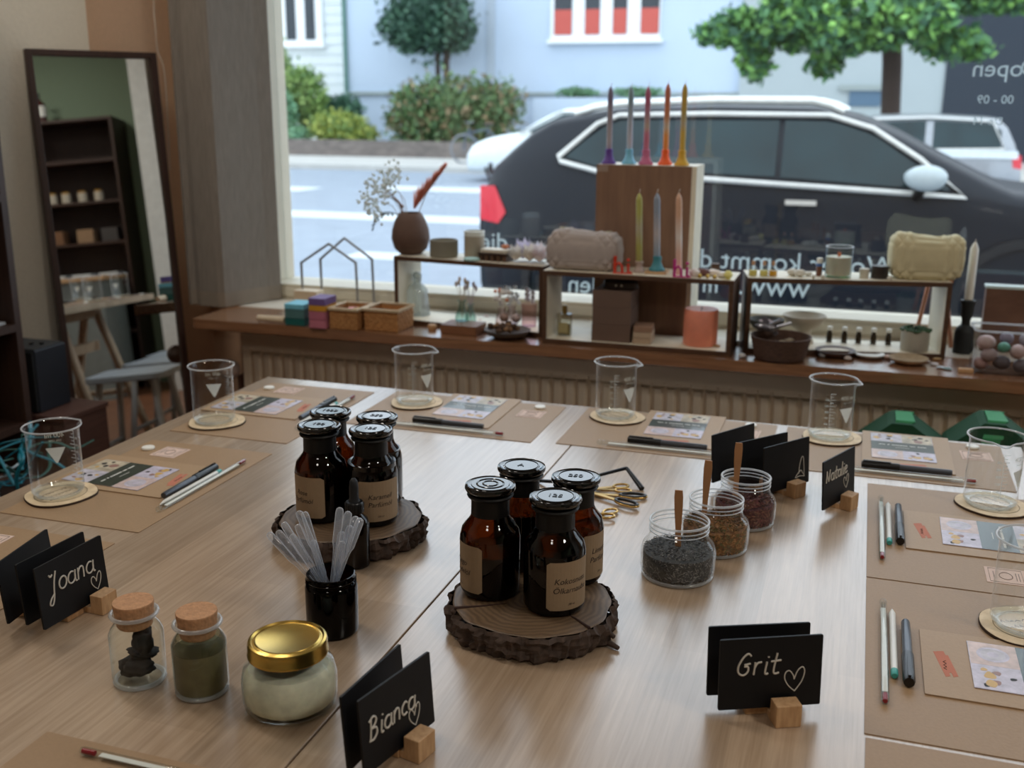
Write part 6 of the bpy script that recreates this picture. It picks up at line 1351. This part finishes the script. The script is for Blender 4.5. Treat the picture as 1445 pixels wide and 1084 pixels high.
# black candlestick with white candle
p = base(1358, 502, r=.02); t = thing('black_candlestick', 'matt black bottle-shaped candlestick at the right end of the sill', 'candlestick', (p.x, p.y+.01, ZL+.0002)); s = W2(p, 27)/2
hh = W2(p, 76)
MB().lathe([(0, 0), (s, 0), (s, hh*.40), (s*.90, hh*.47), (s*.46, hh*.54), (s*.42, hh*.62), (s*.62, hh*.74), (s*.66, hh*.92), (s*.80, hh*.97), (s*.75, hh), (0, hh)], 36).build('candlestick_body', mat('matt_black', (26, 30, 30), .6), t)
ptop_ = aty(1377, 338, p.y+.03); q0 = Vector((p.x, p.y+.01, ZL+.0002+hh)); d_ = ptop_-q0
t = thing('white_candle', 'white twisted taper candle leaning in the black candlestick', 'candle', tuple(q0+Vector((0, 0, .0005))))
Lc_ = d_.length; Mr = Vector((0, 0, 1)).rotation_difference(d_.normalized()).to_matrix().to_4x4(); MB().lathe([(0, 0), (.0098, 0), (.0092, Lc_*.84), (.006, Lc_*.90), (.0028, Lc_*.95), (0, Lc_*.955)], 20, 0, Mr, wob=lambda a, z: 1+.07*math.cos(4*a)).build('candle_stick', mat('ivory_wax', (226, 222, 212), .4), t); MB().tube([(0, 0, Lc_*.95), (.001, 0, Lc_)], .0009, 5, 0, Mr).build('wick', mat('wick', (210, 200, 190), .8), t)
# brown panel and tub of soap eggs at the right edge
yy = 2.80; a, b = aty(1384, 478, yy), aty(1462, 480, yy); ztp = aty(1384, 403, yy).z
t = thing('brown_box', 'brown wooden box with pale top edge at the right edge of the sill', 'box', (a.x, yy-.0, ZL+.0003)); MB().box(0, b.x-a.x+.05, 0, .04, 0, ztp-ZL-.006).build('panel', wood('panel_brown', (96, 66, 52), (122, 88, 70), (3, 40, 10), .5), t); MB().box(-.002, b.x-a.x+.052, -.002, .042, ztp-ZL-.006, ztp-ZL).build('top_edge', mat('pale_edge', (190, 204, 200), .5), t)
p = at(1372, 528, ZL); wd_ = .16; t = thing('plastic_tub', 'clear plastic tub of egg-shaped soaps at the right edge of the sill', 'tub', (p.x+wd_/2, p.y+.06, ZL+.0003), .03)
TUB = glass('tub_plastic', (.90, .90, .91), (.55, .56, .58), rough=.08, power=1.2); o2 = rrect(wd_, .10, .02, 5); m = MB(); n = len(o2); hT = .098
m.add([(x, y, 0) for x, y in o2]+[(x*1.03, y*1.03, hT) for x, y in o2], [(i, (i+1) % n, n+(i+1) % n, n+i) for i in range(n)]+[tuple(range(n))[::-1]], 0, True); m.build('tub_body', TUB, t)
MB().tube([(x*1.04, y*1.04, hT) for x, y in o2], .0026, 6, closed=True).build('tub_rim', RIMG, t)
egg = [(-.055, -.022, .068, (206, 180, 178), 'pale pink egg-shaped soap, upper left in the tub', .019), (-.046, -.028, .040, (176, 156, 156), 'mauve egg-shaped soap below the pale pink one in the tub', .018), (-.018, -.030, .060, (104, 170, 148), 'green egg-shaped soap in the middle of the tub', .014), (.012, -.028, .052, (214, 186, 182), 'light rose egg-shaped soap, right in the tub', .019), (-.01, .005, .075, (128, 122, 140), 'grey-violet egg-shaped soap at the back of the tub', .017), (.030, -.004, .076, (160, 156, 170), 'silvery lilac egg-shaped soap at the back right of the tub', .016), (-.062, -.02, .018, (196, 158, 152), 'dusky rose egg-shaped soap at the bottom left of the tub', .016), (-.018, -.026, .024, (110, 104, 110), 'dark grey egg-shaped soap at the bottom of the tub', .018), (.024, -.024, .019, (140, 134, 142), 'grey egg-shaped soap at the bottom right of the tub', .018), (.058, -.02, .03, (120, 112, 124), 'dark mauve egg-shaped soap at the far right of the tub', .018), (.055, -.012, .064, (150, 146, 156), 'pale grey egg-shaped soap at the right end of the tub', .016)]
for i, (dx, dy, dz, col, lab, r_) in enumerate(egg): solo(MB().ball((0, 0, 0), (r_*1.1, r_*.9, r_*.88)), 'soap_egg', mat('egg%d' % i, col, .45, noise=.08), lab, 'soap', (t.location.x+dx, t.location.y+dy, ZL+dz), .4*i)
p = base(1362, 527, r=.012); solo(MB().box(-.016, .016, -.008, .008, 0, .009), 'wood_stub', BLOCKW, 'small pale wooden stub left of the plastic tub', 'block', tuple(p), .1, None, bevel=.001)
p = aty(1070, 500, 2.53); 
for i, (px, py, col, lab) in enumerate([(1041, 487, (206, 204, 196), 'white pebble left of the dark basket'), (1047, 506, (196, 196, 196), 'pale pebble at the sill edge left of the dark basket'), (1160, 506, (150, 150, 152), 'grey pebble between the dark basket and the dark dish'), (1196, 510, (186, 176, 170), 'beige pebble in front of the dark dish'), (1252, 508, (216, 190, 178), 'pale pink pebble between the dishes')]):
    p = base(px, py, r=.008); solo(MB().ball((0, 0, .0058), (.009, .008, .0056), amp=.08, sd=i), 'pebble', mat('pbb%d' % i, col, .4), lab, 'pebble', tuple(p))
